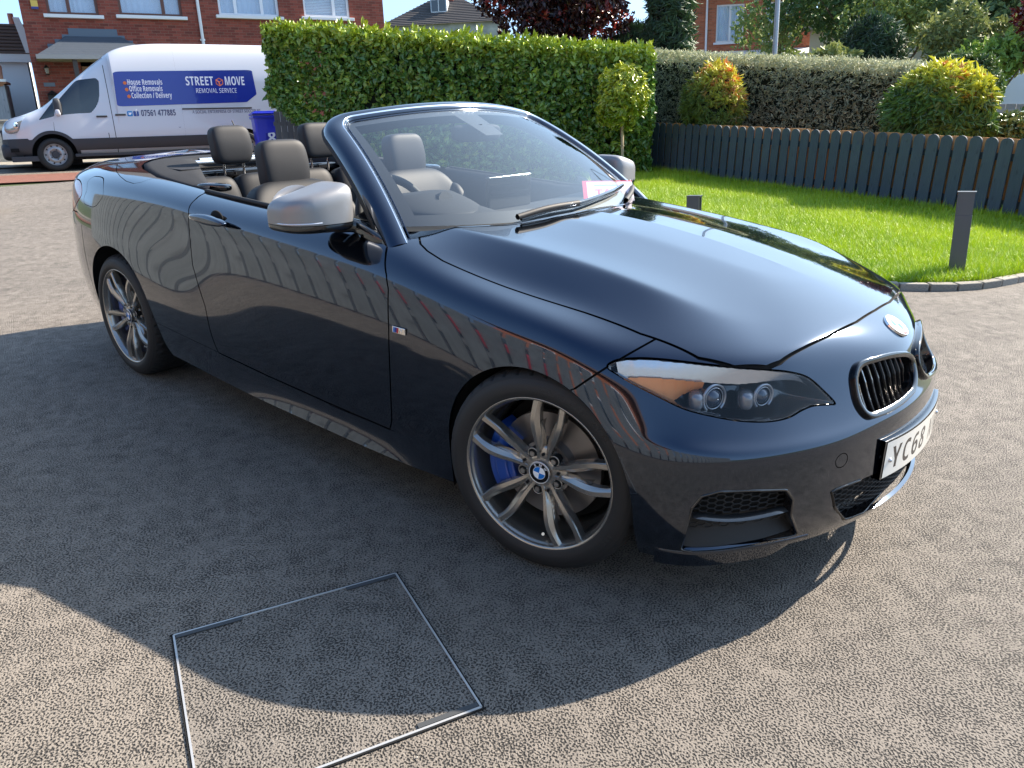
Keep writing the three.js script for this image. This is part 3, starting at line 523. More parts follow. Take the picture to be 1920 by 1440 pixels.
// ---------- houses and trees beyond ----------
{
  const h = plumb(thing('hipped_house', 'grey-roofed house with a small dormer and chimney beyond the hedge', 'house', [-48.6, 0, -46.7], .65));
  part('wall', box(9, 6.6, 7.4, 0, 3.3, 0), M.render, h);
  const roof = part('roof', toCreasedNormals(grid(4, 1, (u, v) => { const k = Math.round(u * 4) % 4, c = [[-4.9, 4.1], [4.9, 4.1], [4.9, -4.1], [-4.9, -4.1]][k], t = [[-1.4, 0], [1.4, 0], [1.4, 0], [-1.4, 0]][k]; return [lerp(c[0], t[0], v), lerp(6.5, 8.8, v), lerp(c[1], t[1], v)]; }).toNonIndexed(), .1), M.tileGrey, h); roof.material.side = THREE.DoubleSide;
  part('roof_course', Array.from({ length: 14 }, (_, i) => { const v = (i + .5) / 14; return box(lerp(9.8, 2.8, v), .05, .04, 0, lerp(6.5, 8.8, v) + .02, lerp(4.1, 0, v)); }), M.tileGrey, roof);
  part('chimney', [box(.9, 1.6, .7, .2, 9.0, 0), box(1.05, .12, .85, .2, 9.7, 0), cyl(.14, .12, .4, .05, 9.75, 0), cyl(.14, .12, .4, .4, 9.75, 0)], M.brick, roof);
  const dm = part('dormer', box(1.3, 1.1, 1.4, -.3, 8.0, 1.5), std([.5, .55, .58], .7), roof); part('dormer_window', box(1.1, .85, .03, -.3, 8.05, 2.22), M.glassDark, dm); part('dormer_frame', [box(1.2, .06, .05, -.3, 8.5, 2.22), box(1.2, .06, .05, -.3, 7.6, 2.22), box(.06, .9, .05, -.3, 8.05, 2.24)], M.white, dm);
}
{
  const h = plumb(thing('brick_villa', 'orange brick house with white windows and low lean-to roof behind the dark cypress', 'house', [-16.3, 0, -33.9], .62));
  const wins = [[-1.15, .1, 3.7, 5.3], [1.05, 2.3, 3.7, 5.3]];
  part('wall', wallWithHoles(-3, 3.2, 0, 6.2, .28, wins), M.brickOrange, h);
  part('side_wall', uvMetres(clean(box(.28, 6.2, 7, -2.857, 3.1, -3.79))), M.brickOrange, h); part('right_wall', uvMetres(clean(box(.28, 6.2, 7, 3.057, 3.1, -3.79))), M.brickOrange, h);
  for (const w of wins) windowPart(h, ...w, M.white, [.5], M.white, 'curtain');
  part('roof', [extrude([[-.6, 6.1], [3.6, 8.6], [7.8, 6.1]], 7.4).rotateY(Math.PI / 2).translate(-3.6, 0, .3)], M.tileGrey, h);
  part('soffit', [box(7.4, .16, .5, .1, 6.1, .3)], std([.10, .09, .08], .7), h);
  part('lean_to', [box(6.4, .35, .3, .1, 2.75, 1.5), grid(1, 1, (u, v) => [lerp(-3.1, 3.3, u), lerp(2.9, 3.3, v), lerp(1.6, .02, v)])], M.white, h);
  part('drainpipe', [rod([-1.6, 0, .06], [-1.6, 6.0, .06], .05, 8)], M.white, h);
  part('ground_wall', uvMetres(clean(box(6.2, 2.56, 1.4, .1, 1.28, .75))), M.brick, h);
}
{
  const h = plumb(thing('cream_house', 'cream gabled house with grey roof half hidden by trees at the upper right', 'house', [-8.2, 0, -35], -.1));
  part('wall', [box(8, 4.2, 6, 0, 2.1, 0), extrude([[-3, 4.2], [3, 4.2], [0, 6.2]], 8).rotateY(Math.PI / 2).translate(-4, 0, 0)], M.cream, h);
  part('gable', [extrude([[-3.2, 3.9], [1.6, 3.9], [-1.0, 5.6]], .3).translate(1.2, 0, 3.0)], M.cream, h);
  part('roof', [grid(1, 1, (u, v) => [lerp(-4.3, 4.3, u), lerp(4.1, 6.3, v), lerp(3.4, 0, v)]), grid(1, 1, (u, v) => [lerp(-4.3, 4.3, u), lerp(4.1, 6.3, v), lerp(-3.4, 0, v)])], M.tileGrey, h).material.side = THREE.DoubleSide;
  part('barge_board', [rod([-2.1, 3.95, 3.35], [.2, 5.65, 3.35], .07, 6), rod([2.9, 3.95, 3.35], [.2, 5.65, 3.35], .07, 6)], M.white, h);
}
{
  const l = plumb(thing('lamp_post', 'thin grey street lamp post rising behind the grey hedge', 'street lamp', [-6.7, 0, -15.9]));
  part('column', rod([0, 0, 0], [.0, 6, 0], .06, 12, .045), std([.45, .48, .52], .5, .5), l); part('arm', tube([[0, 5.9, 0], [.1, 6.15, 0], [.6, 6.25, .1]], .03, 12), std([.45, .48, .52], .5, .5), l); part('lantern', superell(.3, .06, .1, .6, .6).translate(.8, 6.24, .12), std([.3, .3, .32], .5), l);
  const q = plumb(thing('lamp_post', 'small distant street lamp with an outstretched arm left of the hipped roof', 'street lamp', [-37.5, 0, -27]));
  part('column', rod([0, 0, 0], [0, 6.2, 0], .08, 10, .05), std([.28, .32, .36], .5, .5), q); part('arm', rod([0, 6.2, 0], [1.2, 6.3, -.9], .04, 8), std([.28, .32, .36], .5, .5), q); part('lantern', superell(.34, .07, .13, .6, .6).translate(1.4, 6.3, -1.05), std([.3, .3, .32], .5), q);
}
function tree(name, label, x, z, o) {
  const t = thing(name, label, 'tree', [x, 0, z]), R = rng(o.seed), blobs = [];
  part('trunk', [rod([0, 0, 0], [0, o.y, 0], o.trunk || .14, 9, (o.trunk || .14) * .5), ...Array.from({ length: 7 }, (_, i) => rod([0, o.y * (.45 + .07 * i), 0], [Math.cos(i * 2.4) * o.rx * .7, o.y + o.ry * (.1 * i - .1), Math.sin(i * 2.4) * o.rz * .7], .05, 6, .012))], M.bark, t);
  for (let i = 0; i < (o.blobs || 16); i++) { const a = R() * 6.283, cb = 2 * R() - 1, sb = Math.sqrt(1 - cb * cb), k = .35 + .6 * R(); blobs.push([sb * Math.cos(a) * o.rx * k, o.y + cb * o.ry * k, sb * Math.sin(a) * o.rz * k, .28 + .22 * R(), R()]); }
  const m = Math.min(o.rx, o.ry, o.rz);
  foliage(t, 'crown', o.geo, o.mat || M.leafDull, o.n, o.seed + 1, r => {
    const b = blobs[Math.floor(r() * blobs.length)], a = r() * 6.283, cb = 2 * r() - 1, sb = Math.sqrt(1 - cb * cb), n = [sb * Math.cos(a), cb, sb * Math.sin(a)], k = (.55 + .5 * Math.sqrt(r())) * b[3] * m * 1.25;
    return { p: [b[0] + n[0] * k, b[1] + n[1] * k * .85, b[2] + n[2] * k], dir: [n[0], n[1] + .5, n[2]], s: .7 + .7 * r(), wild: 1.5, c: o.color(r, b[4], n) };
  });
  return t;
}
const green = (a, b) => (r, k) => mixc(a, b, clamp(k * .5 + r() * .6)).map(v => Math.min(.8, v * 1.5));
const spr = sprayGeo(6, .20, .10, .18, 90, .5), sprS = sprayGeo(6, .13, .06, .12, 91, .5);
tree('copper_tree', 'dark purple-leaved tree with a few red sprays above the big hedge', -10.2, -12.3, { seed: 101, y: 3.7, rx: 1.9, ry: 1.25, rz: 1.5, n: 3000, blobs: 22, geo: sprS, mat: M.leaf, color: (r, k, n) => r() > .86 && n[0] > -.2 ? [.42, .05, .03] : mixc([.022, .012, .014], [.09, .025, .022], r()) });
tree('red_maple', 'red-leaved maple at the top right corner', -1.75, -17.6, { seed: 102, y: 2.9, rx: .75, ry: 1.3, rz: .8, n: 900, geo: sprS, mat: M.leaf, color: (r) => mixc([.14, .012, .016], [.38, .05, .05], r()) });
tree('broad_tree', 'broad dark green tree left of the round conifer', -8.7, -27.5, { seed: 103, y: 4.6, rx: 3.0, ry: 2.3, rz: 2.2, n: 2600, geo: spr, color: green([.03, .075, .02], [.09, .17, .04]) });
tree('airy_tree', 'light open tree beside the orange brick house', -12.2, -28.5, { seed: 104, y: 4.6, rx: 1.6, ry: 2.4, rz: 1.5, n: 620, geo: spr, color: green([.10, .17, .05], [.22, .28, .08]) });
tree('yellow_green_tree', 'pale green tree in sunlight right of the conifer', -6.5, -24, { seed: 105, y: 3.9, rx: 1.5, ry: 1.5, rz: 1.4, n: 1100, geo: sprS, color: green([.08, .14, .03], [.22, .27, .06]) });
tree('tall_right_tree', 'tall grey-green tree at the upper right between cream house and red maple', -3.6, -24.5, { seed: 106, y: 3.9, rx: 2.1, ry: 2.0, rz: 1.8, n: 2200, geo: spr, color: green([.05, .10, .035], [.13, .19, .06]) });
tree('shrubby_tree', 'bushy olive shrub tree over the wide shrub', -3.5, -18.5, { seed: 107, y: 2.2, rx: 1.2, ry: .8, rz: 1.0, n: 1100, geo: sprS, color: green([.09, .13, .04], [.25, .27, .09]) });
tree('lime_tree', 'low lime-green bush before the red maple', -2.7, -17.2, { seed: 108, y: 1.9, rx: .8, ry: .5, rz: .7, n: 700, geo: sprS, color: green([.09, .17, .03], [.22, .32, .05]) });
tree('pale_bush', 'pale sunlit bush between the lamp post and the conifer', -6.1, -17.4, { seed: 109, y: 1.95, rx: .75, ry: .42, rz: .5, n: 600, geo: sprS, color: green([.12, .16, .05], [.30, .32, .10]) });
tree('far_tree', 'hazy dark tree mass at the far top right', -6.8, -46, { seed: 110, y: 5.2, rx: 6, ry: 3.2, rz: 2.5, n: 1800, blobs: 26, geo: sprayGeo(6, .34, .17, .3, 92, .5), color: green([.05, .09, .04], [.10, .15, .06]) });
function conifer(name, label, x, z, h, r0, seed, prof, n) {             // upright feathery sprays
  const t = thing(name, label, 'tree', [x, 0, z]);
  part('trunk', rod([0, 0, 0], [0, h * .9, 0], .1, 8, .02), M.bark, t); part('core', new THREE.LatheGeometry(Array.from({ length: 12 }, (_, i) => new THREE.Vector2(Math.max(.01, r0 * prof(i / 11) * .82), h * .97 * i / 11)), 20), M.core, t);
  foliage(t, 'crown', sprayGeo(7, .17, .03, .09, seed, 1), M.leafDull, n, seed, r => { const v = Math.pow(r(), .9), a = r() * 6.283, k = r0 * prof(v) * (.86 + .2 * r() + .3 * fbm(Math.cos(a) * 2, v * 5, Math.sin(a) * 2 + seed, 2)); return { p: [Math.cos(a) * k, h * v, Math.sin(a) * k], dir: [Math.cos(a) * .4, .25, Math.sin(a) * .4 + .6], s: .8 + .6 * r(), wild: .5, c: mixc([.02, .055, .022], [.07, .14, .04], clamp(r() * .7 + .3 * Math.cos(a + .5))) }; });
  return t;
}
conifer('round_conifer', 'dark dome-shaped conifer above the right end of the grey hedge', -5.6, -18.6, 3.05, .82, 120, v => Math.sqrt(Math.max(0, 1 - Math.pow(v, 4.5))) * (.93 + .1 * v), 2300);
conifer('cypress', 'tall dark green cypress behind the big hedge', -8.0, -13.2, 4.6, .62, 121, v => Math.pow(Math.max(0, 1 - v), .35), 2000);
conifer('cypress', 'dark clipped cypress mass left of the tall cypress under the red sprays', -8.85, -13.4, 2.75, .95, 122, v => Math.sqrt(Math.max(0, 1 - Math.pow(v, 5))), 1800);
{
  const f = thing('garden_fence', 'weathered pale grey fence in front of the far white van at the right edge', 'fence', [-1.1, 0, -11.6], -.12);
  for (let i = 0; i < 14; i++) part('board', box(.135, 1.22 - .003 * (i % 3), .02, -.5 + i * .142, .61, 0, .003), M.greyBoard[i % 3].clone(), f).material.color.setRGB(.40, .38, .35);
  part('rail', [box(2, .09, .03, .43, 1.1, .025), box(2, .09, .03, .43, .4, .025)], std([.40, .38, .35], .85), f);
}
// ---------- tools that cut the skin into panels ----------
function skinMesh(us, nv) {
  const P = [], Nn = [], C = [], ix = [], nu = us.length;
  for (let i = 0; i < nu; i++) { const L = SKIN.len(us[i]); for (let j = 0; j <= nv; j++) { const v = j / nv; P.push(...SKIN.P(us[i], v)); Nn.push(...SKIN.N(us[i], v)); C.push(us[i], v, L); } }
  for (let i = 0; i < nu - 1; i++) for (let j = 0; j < nv; j++) { const a = i * (nv + 1) + j, b = a + nv + 1; ix.push(a, b + 1, b, a, a + 1, b + 1); }
  return { P, N: Nn, C, ix };
}
function clip(m, f, g = 0) {                                          // keeps f < g; vertices on the cut are interpolated
  const n = m.P.length / 3, val = new Float64Array(n), seen = new Uint8Array(n), map = new Int32Array(n).fill(-1);
  const out = { P: [], N: [], C: [], ix: [] }, cut = new Map();
  const at = i => { if (!seen[i]) { seen[i] = 1; val[i] = f(m.P[3 * i], m.P[3 * i + 1], m.P[3 * i + 2], m.C[3 * i], m.C[3 * i + 1], m.C[3 * i + 2]) - g; } return val[i]; };
  const keep = i => { if (map[i] < 0) { map[i] = out.P.length / 3; for (const k of ['P', 'N', 'C']) out[k].push(m[k][3 * i], m[k][3 * i + 1], m[k][3 * i + 2]); } return map[i]; };
  const mid = (a, b) => { const k = a < b ? a * n + b : b * n + a; let r = cut.get(k); if (r === undefined) { const t = val[a] / (val[a] - val[b]); r = out.P.length / 3; for (const q of ['P', 'N', 'C']) for (let d = 0; d < 3; d++) out[q].push(m[q][3 * a + d] + (m[q][3 * b + d] - m[q][3 * a + d]) * t); cut.set(k, r); } return r; };
  for (let t = 0; t < m.ix.length; t += 3) {
    const q = [m.ix[t], m.ix[t + 1], m.ix[t + 2]], s = q.map(i => at(i) < 0), c = s[0] + s[1] + s[2];
    if (c === 0) continue;
    if (c === 3) { out.ix.push(keep(q[0]), keep(q[1]), keep(q[2])); continue; }
    const lone = c === 1 ? s.indexOf(true) : s.indexOf(false), a = q[lone], b = q[(lone + 1) % 3], d = q[(lone + 2) % 3], ab = mid(a, b), ad = mid(a, d);
    if (c === 1) out.ix.push(keep(a), ab, ad); else out.ix.push(ab, keep(b), keep(d), ab, keep(d), ad);
  }
  return out;
}
const GAP = .0030;
const inside = (m, f, g = GAP) => clip(m, f, -g), outside = (m, f, g = GAP) => clip(m, (...a) => -f(...a), -g);
function joined(list) { const o = { P: [], N: [], C: [], ix: [] }; for (const m of list) { const b = o.P.length / 3; for (const k of ['P', 'N', 'C']) for (const v of m[k]) o[k].push(v); for (const i of m.ix) o.ix.push(i + b); } return o; }
function geoOf(m, off = 0) {                                          // off: distance along the normal
  const g = new THREE.BufferGeometry(), p = new Float32Array(m.P.length), uv = new Float32Array(m.P.length / 3 * 2);
  for (let i = 0; i < p.length; i++) p[i] = m.P[i] + m.N[i] * off;
  for (let i = 0; i < uv.length / 2; i++) { uv[2 * i] = m.C[3 * i + 2]; uv[2 * i + 1] = m.P[3 * i + 1]; }
  g.setAttribute('position', new THREE.BufferAttribute(p, 3)); g.setAttribute('normal', new THREE.Float32BufferAttribute(m.N, 3)); g.setAttribute('uv', new THREE.BufferAttribute(uv, 2)); g.setIndex(m.ix);
  return g;
}
function skirtOf(m, depth) {                                          // folds a cut panel's open edges inwards so it has thickness
  const E = new Map(); for (let t = 0; t < m.ix.length; t += 3) for (let e = 0; e < 3; e++) { const a = m.ix[t + e], b = m.ix[t + (e + 1) % 3], k = b + '_' + a; if (E.has(k)) E.delete(k); else E.set(a + '_' + b, [a, b]); }
  const p = [], n = []; for (const [a, b] of E.values()) { const A = [0, 1, 2].map(k => m.P[3 * a + k]), B = [0, 1, 2].map(k => m.P[3 * b + k]), C = [0, 1, 2].map(k => A[k] - depth * m.N[3 * a + k]), D = [0, 1, 2].map(k => B[k] - depth * m.N[3 * b + k]); p.push(...A, ...C, ...B, ...B, ...C, ...D); }
  const g = new THREE.BufferGeometry(); g.setAttribute('position', new THREE.Float32BufferAttribute(p, 3)); g.computeVertexNormals(); return g;
}
const panelGeo = (m, d = .012) => merge([geoOf(m), skirtOf(m, d)]);
function polySDF(pts) {                                               // signed distance to a closed outline, negative inside
  const n = pts.length; let x0 = 1e9, x1 = -1e9, y0 = 1e9, y1 = -1e9; for (const [x, y] of pts) { x0 = Math.min(x0, x); x1 = Math.max(x1, x); y0 = Math.min(y0, y); y1 = Math.max(y1, y); }
  return (x, y) => {
    const bx = Math.max(x0 - x, 0, x - x1), by = Math.max(y0 - y, 0, y - y1); if (bx > .15 || by > .15) return Math.hypot(bx, by);
    let d = 1e9, s = 1;
    for (let i = 0, j = n - 1; i < n; j = i++) {
      const ex = pts[j][0] - pts[i][0], ey = pts[j][1] - pts[i][1], wx = x - pts[i][0], wy = y - pts[i][1], t = clamp((wx * ex + wy * ey) / (ex * ex + ey * ey)), bx = wx - ex * t, by = wy - ey * t;
      d = Math.min(d, bx * bx + by * by);
      const a = y >= pts[i][1], b = y < pts[j][1], c = ex * wy > ey * wx; if ((a && b && c) || (!a && !b && !c)) s = -s;
    }
    return s * Math.sqrt(d);
  };
}
function rounded(pts, r = .3, n = 5) {                                // cuts each corner of an outline into a small arc
  const o = []; pts.forEach((p, i) => { const a = pts[(i + pts.length - 1) % pts.length], b = pts[(i + 1) % pts.length]; for (let k = 0; k <= n; k++) { const t = k / n, A = [lerp(p[0], a[0], r * (1 - t)), lerp(p[1], a[1], r * (1 - t))], B = [lerp(p[0], b[0], r * t), lerp(p[1], b[1], r * t)]; const w = t; o.push([lerp(A[0], B[0], w), lerp(A[1], B[1], w)]); } }); return o;
}
const crv = (pts, n = 60, closed = true) => new THREE.CatmullRomCurve3(pts.map(p => V3(p[0], p[1], 0)), closed, 'centripetal').getPoints(n).slice(0, closed ? -1 : undefined).map(p => [p.x, p.y]);
function uOfLen(L) { let a = .5, b = .999; for (let i = 0; i < 40; i++) { const m = (a + b) / 2; if (SKIN.len(m) < L) a = m; else b = m; } return a; }
function skinAt(L, y, off = 0) {                                      // point of the nose at arc length L (right side) and height y
  const u = uOfLen(Math.abs(L)); let a = 0, b = .47; for (let i = 0; i < 32; i++) { const m = (a + b) / 2; if (SKIN.P(u, m)[1] < y) a = m; else b = m; }
  const p = SKIN.P(u, a), n = SKIN.N(u, a), s = L < 0 ? -1 : 1; return [p[0] + n[0] * off, p[1] + n[1] * off, s * (p[2] + n[2] * off)];
}
function mirrored(g) { const o = clean(g.clone()); o.scale(1, 1, -1); const p = o.attributes; for (const k of Object.keys(p)) { const a = p[k], s = a.itemSize, q = a.array.slice(); for (let t = 0; t < a.count; t += 3) for (let d = 0; d < s; d++) { q[(t + 1) * s + d] = a.array[(t + 2) * s + d]; q[(t + 2) * s + d] = a.array[(t + 1) * s + d]; } o.setAttribute(k, new THREE.BufferAttribute(q, s)); } return o; }
// ---------- car materials ----------
const C = {};
C.paint = phys([.034, .046, .070], .09, .95, { clearcoat: 1, clearcoatRoughness: .012 });
C.gloss = phys([.006, .006, .007], .12, 0, { clearcoat: 1, clearcoatRoughness: .02 });
C.matt = std([.014, .014, .015], .62); C.void = std([.004, .004, .004], 1); C.rubber = std([.012, .012, .012], .7);
C.grey = phys([.26, .26, .265], .42, .5, { clearcoat: .2, clearcoatRoughness: .15 });
C.rim = phys([.41, .385, .35], .26, .85, { clearcoat: .5, clearcoatRoughness: .08 });
C.chrome = phys([.8, .8, .81], .08, 1); C.steel = std([.45, .44, .43], .35, 1); C.caliper = phys([.01, .06, .32], .3, 0, { clearcoat: 1 });
const leatherTex = ptex(256, 256, (i, j) => { const a = .5 + .5 * fbm(i * .22, j * .22, 3, 3) + .3 * fbm(i * .07, j * .07, 9, 2); return [a, a, a]; }, false);
C.leather = phys([.026, .027, .030], .56, 0, { specularIntensity: .5, bumpMap: leatherTex, bumpScale: .0004, sheen: .05, sheenRoughness: .5, sheenColor: new THREE.Color(.3, .3, .3) });
C.leatherDark = C.leather.clone(); C.leatherDark.color.setRGB(.011, .012, .0145); C.trim = phys([.022, .023, .026], .7, 0, { specularIntensity: .5 }); C.softTop = phys([.030, .032, .036], .95, 0, { specularIntensity: .3, bumpMap: leatherTex, bumpScale: .001 });  // leatherDark: seats' copy of the leather, darkened to paint in weaker light
C.glass = phys([.93, .97, .97], .0, 0, { transmission: 1, thickness: 0, ior: 1.85 }); C.lens = phys([.97, .98, 1], 0, 0, { transmission: 1, thickness: 0, ior: 1.36 });
C.redLens = phys([.45, .012, .02], .08, 0, { clearcoat: 1, transmission: .25, thickness: 0 });
C.silver = phys([.62, .64, .66], .22, .8); C.frit = std([.006, .006, .007], .5);
const car = thing('convertible_car', 'shiny black open-top convertible car with grey mirrors parked on the tarmac drive', 'car');
{
  // dense skin, finer round the nose
  const us = []; for (let i = 0; i <= 1500; i++) us.push(i / 1500);
  let body = skinMesh(us, 230);
  const Z = Math.abs;
  // --- openings ---
  const archF = (x, y, z) => Z(z) < .55 ? 1 : y > .305 ? Math.hypot(x - .002, y - .305) - .343 : Math.max(Z(x - .002) - .343 + (.305 - y) * .04, -1);
  const archR = (x, y, z) => Z(z) < .5 ? 1 : y > .318 ? Math.hypot(x + 2.655, y - .318) - .362 : Z(x + 2.655) - .362 + (.318 - y) * .05;
  const cabPts = [[-.45, 0], [-.465, .2], [-.52, .4], [-.61, .58], [-.70, .665], [-.78, .722], [-1.2, .726], [-1.6, .726], [-1.95, .722], [-2.42, .712], [-2.715, .640], [-2.845, .588], [-2.945, .525], [-3.08, .425], [-3.2, .25], [-3.25, 0]];
  const cabin = polySDF([...cabPts, ...cabPts.slice(1, -1).reverse().map(p => [p[0], -p[1]])]);
  const cab = (x, y, z) => y < .8 ? 1 : cabin(x, z);
  body = outside(body, archF, 0); body = outside(body, archR, 0); body = outside(body, cab, 0);
  const headPts = crv([[1.002, .690], [.979, .704], [.920, .712], [.854, .712], [.760, .705], [.670, .696], [.577, .685], [.510, .672], [.460, .652], [.425, .615], [.400, .577], [.418, .578], [.469, .583], [.505, .578], [.544, .568], [.597, .565], [.672, .572], [.744, .586], [.816, .604], [.876, .630], [.932, .654], [.979, .676]], 130);
  const head = polySDF(headPts), headF = (x, y, z, u, v, L) => v > .48 || x < 0 ? 1 : head(L, y);
  const kidPts = crv([[.310, .632], [.285, .656], [.21, .662], [.12, .657], [.05, .642], [.026, .625], [.026, .585], [.06, .552], [.12, .540], [.19, .532], [.27, .528], [.315, .532], [.326, .555], [.320, .60]], 90);
  const kid = polySDF(kidPts), kidF = (x, y, z, u, v, L) => v > .48 || x < 0 ? 1 : kid(L, y);
  const grPts = rounded([[-.455, .352], [.455, .352], [.425, .285], [.345, .212], [-.345, .212], [-.425, .285]], .12);
  const gr = polySDF(grPts), grF = (x, y, z, u, v, L) => v > .3 || x < 0 ? 1 : gr(L * Math.sign(z), y);
  const inPts = rounded([[.832, .355], [.806, .392], [.758, .405], [.663, .398], [.588, .385], [.566, .350], [.562, .300], [.508, .214], [.848, .206]], .09);
  const intake = polySDF(inPts), inF = (x, y, z, u, v, L) => v > .3 || x < 0 ? 1 : intake(L, y);
  const lens = inside(body, headF, .001); body = outside(body, headF, .003);
  body = outside(body, kidF, 0); body = outside(body, grF, 0); body = outside(body, inF, 0);
  // dark lining just under the skin, so that the gaps between panels read as gaps
  const lining = part('body_shell', geoOf(body, -.010), C.void, car);
  // --- panels ---
  const hoodR = [[.632, 0], [.628, .15], [.607, .31], [.585, .42], [.563, .515], [.545, .555], [.487, .622], [.408, .671], [.247, .701], [.074, .707], [-.211, .724], [-.361, .73], [-.471, .736], [-.55, .728], [-.60, .712], [-.64, .68], [-.60, .58], [-.50, .40], [-.44, .2], [-.42, 0]];
  const hoodS = polySDF([...hoodR, ...hoodR.slice(1, -1).reverse().map(p => [p[0], -p[1]])]), hoodF = (x, y, z, u, v) => v < .33 ? 1 : hoodS(x, z);
  const side = (m, s) => clip(m, (x, y, z) => -s * z);
  part('bonnet', panelGeo(inside(body, hoodF, .0036)), C.paint, car); let rest = outside(body, hoodF, .0036);
  const bumperF = (x, y, z, u, v) => y > .62 ? (.145 + (y - .615) * 1.08 - x) * .68 : .145 - x;
  const nose = inside(rest, bumperF); rest = outside(rest, bumperF);
  const sensor = polySDF(Array.from({ length: 24 }, (_, i) => [.431 + .021 * Math.cos(i / 24 * 6.283), .436 + .021 * Math.sin(i / 24 * 6.283)])), senF = (x, y, z, u, v, L) => v > .4 ? 1 : sensor(L, y);
  const fb = part('front_bumper', panelGeo(outside(nose, senF, .0012)), C.paint, car); part('sensor', geoOf(inside(nose, senF, .0012)), C.paint, fb);
  const doorS = polySDF([[-.745, .99], [-.712, .925], [-.655, .872], [-.612, .82], [-.594, .78], [-.592, .645], [-.605, .5], [-.632, .31], [-.645, .272], [-1.0, .278], [-1.4, .293], [-1.765, .318], [-1.785, .42], [-1.80, .52], [-1.84, .605], [-1.872, .69], [-1.868, .80], [-1.866, .905], [-1.89, .955], [-1.945, 1.0]]);
  const doorF = (x, y, z) => Z(z) < .5 ? 1 : doorS(x, y);
  const doors = inside(rest, doorF); rest = outside(rest, doorF);
  for (const s of [1, -1]) { const d = part('door', panelGeo(side(doors, s)), C.paint, car); if (s > 0) car.userData.door = d; }
  const fenderF = (x) => -.62 - x;
  const fen = inside(rest, fenderF, 0); rest = outside(rest, fenderF, 0);
  for (const s of [1, -1]) part('front_wing', panelGeo(side(fen, s)), C.paint, car);
  const sillY = x => x > -1.0 ? .272 : x > -1.4 ? .278 + (-1 - x) * .04 : .293 + (-1.4 - x) * .075, sillF = (x, y, z) => x < -2.32 || Z(z) < .5 ? 1 : y - sillY(x);
  const sill = inside(rest, sillF, .001); rest = outside(rest, sillF, .001);
  for (const s of [1, -1]) part('side_skirt', panelGeo(side(sill, s)), C.paint, car);
  const fuel = polySDF(crv([[-2.965, .962], [-2.955, .981], [-2.91, .987], [-2.80, .982], [-2.735, .955], [-2.715, .919], [-2.775, .871], [-2.83, .851], [-2.9, .85], [-2.975, .859], [-2.979, .88], [-2.944, .926]], 70)), fuelF = (x, y, z) => z < .5 ? 1 : fuel(x, y);
  const tailS = polySDF(crv([[-3.02, .90], [-3.04, .935], [-3.10, .955], [-3.3, .952], [-3.5, .94], [-3.6, .93], [-3.6, .82], [-3.45, .76], [-3.3, .775], [-3.2, .80], [-3.1, .85]], 70)), tailF = (x, y, z) => Z(z) < .42 ? 1 : tailS(x, y);
  const lights = inside(rest, tailF); rest = outside(rest, tailF);
  for (const s of [1, -1]) part('tail_light', panelGeo(side(lights, s)), C.redLens, car);
  const flap = inside(rest, fuelF, .0015); rest = outside(rest, fuelF, .0015);
  part('fuel_flap', panelGeo(flap), C.paint, car);
  const lidR = [[-2.407, .69], [-2.412, .735], [-2.425, .785], [-2.466, .803], [-2.56, .797], [-2.674, .772], [-2.81, .730], [-2.95, .668], [-3.1, .60], [-3.3, .56], [-3.48, .52], [-3.70, .50], [-3.70, 0], [-3.0, 0], [-2.9, .3], [-2.6, .5]];
  const lidS = polySDF([...lidR]), lidF = (x, y, z, u, v) => y < .9 || (x < -3.5 && y < .985) ? 1 : lidS(x, Z(z));
  part('boot_lid', panelGeo(inside(rest, lidF, .0015)), C.paint, car); rest = outside(rest, lidF, .0015);
  const rbF = (x, y, z) => x + 3.05 - Math.max(0, (y - .75)) * -.8 > 0 && y > .75 ? 1 : Math.max(x + 3.03, y - .80);
  part('rear_bumper', panelGeo(inside(rest, rbF)), C.paint, car); rest = outside(rest, rbF);
  for (const s of [1, -1]) part('rear_quarter', panelGeo(side(rest, s)), C.paint, car);
  // --- wheel arches: rolled lip and dark liner ---
  for (const [cx, cy, r, bot] of [[.002, .305, .343, .16], [-2.655, .318, .362, .18]]) for (const s of [1, -1]) {
    const pts = []; for (let i = 0; i <= 44; i++) { const a = Math.PI * (i / 44); pts.push([cx + r * Math.cos(a), cy + r * Math.sin(a)]); }
    pts.unshift([cx + r - (cy - bot) * .04, bot]); pts.push([cx - r + (cy - bot) * .04, bot]);
    const zs = pts.map(([x, y]) => { let u0 = .5, u1 = 1; for (let k = 0; k < 30; k++) { const m = (u0 + u1) / 2, v = .2; if (SKIN.P(m, v)[0] > x) u0 = m; else u1 = m; } let a = 0, b = .42; for (let k = 0; k < 26; k++) { const m = (a + b) / 2; if (SKIN.P(u0, m)[1] < y) a = m; else b = m; } return SKIN.P(u0, a)[2]; });
    const lin = grid(pts.length - 1, 5, (u, v) => { const i = Math.round(u * (pts.length - 1)), k = [0, .012, .03, .1, .25, .40][Math.round(v * 5)], q = [0, .004, .012, .012, .012, .012][Math.round(v * 5)]; const dx = pts[i][0] - cx, dy = Math.max(0, pts[i][1] - cy), l = Math.hypot(dx, dy) || 1; return [pts[i][0] + dx / l * q, pts[i][1] + dy / l * q, s * (zs[i] - k)]; });
    part('wheel_arch', [lin, new THREE.CircleGeometry(r + .02, 40).translate(cx, cy, s * .48)], C.void, car).material.side = THREE.DoubleSide;
  }
  part('underbody', [box(3.6, .05, 1.2, -1.42, .20, 0), box(1.8, .1, 1.5, -1.3, .225, 0), box(.75, .02, 1.05, -3.08, .955, 0)], C.void, car);  // top sheet is unseen, added to stop sun leaking through under the roof cover
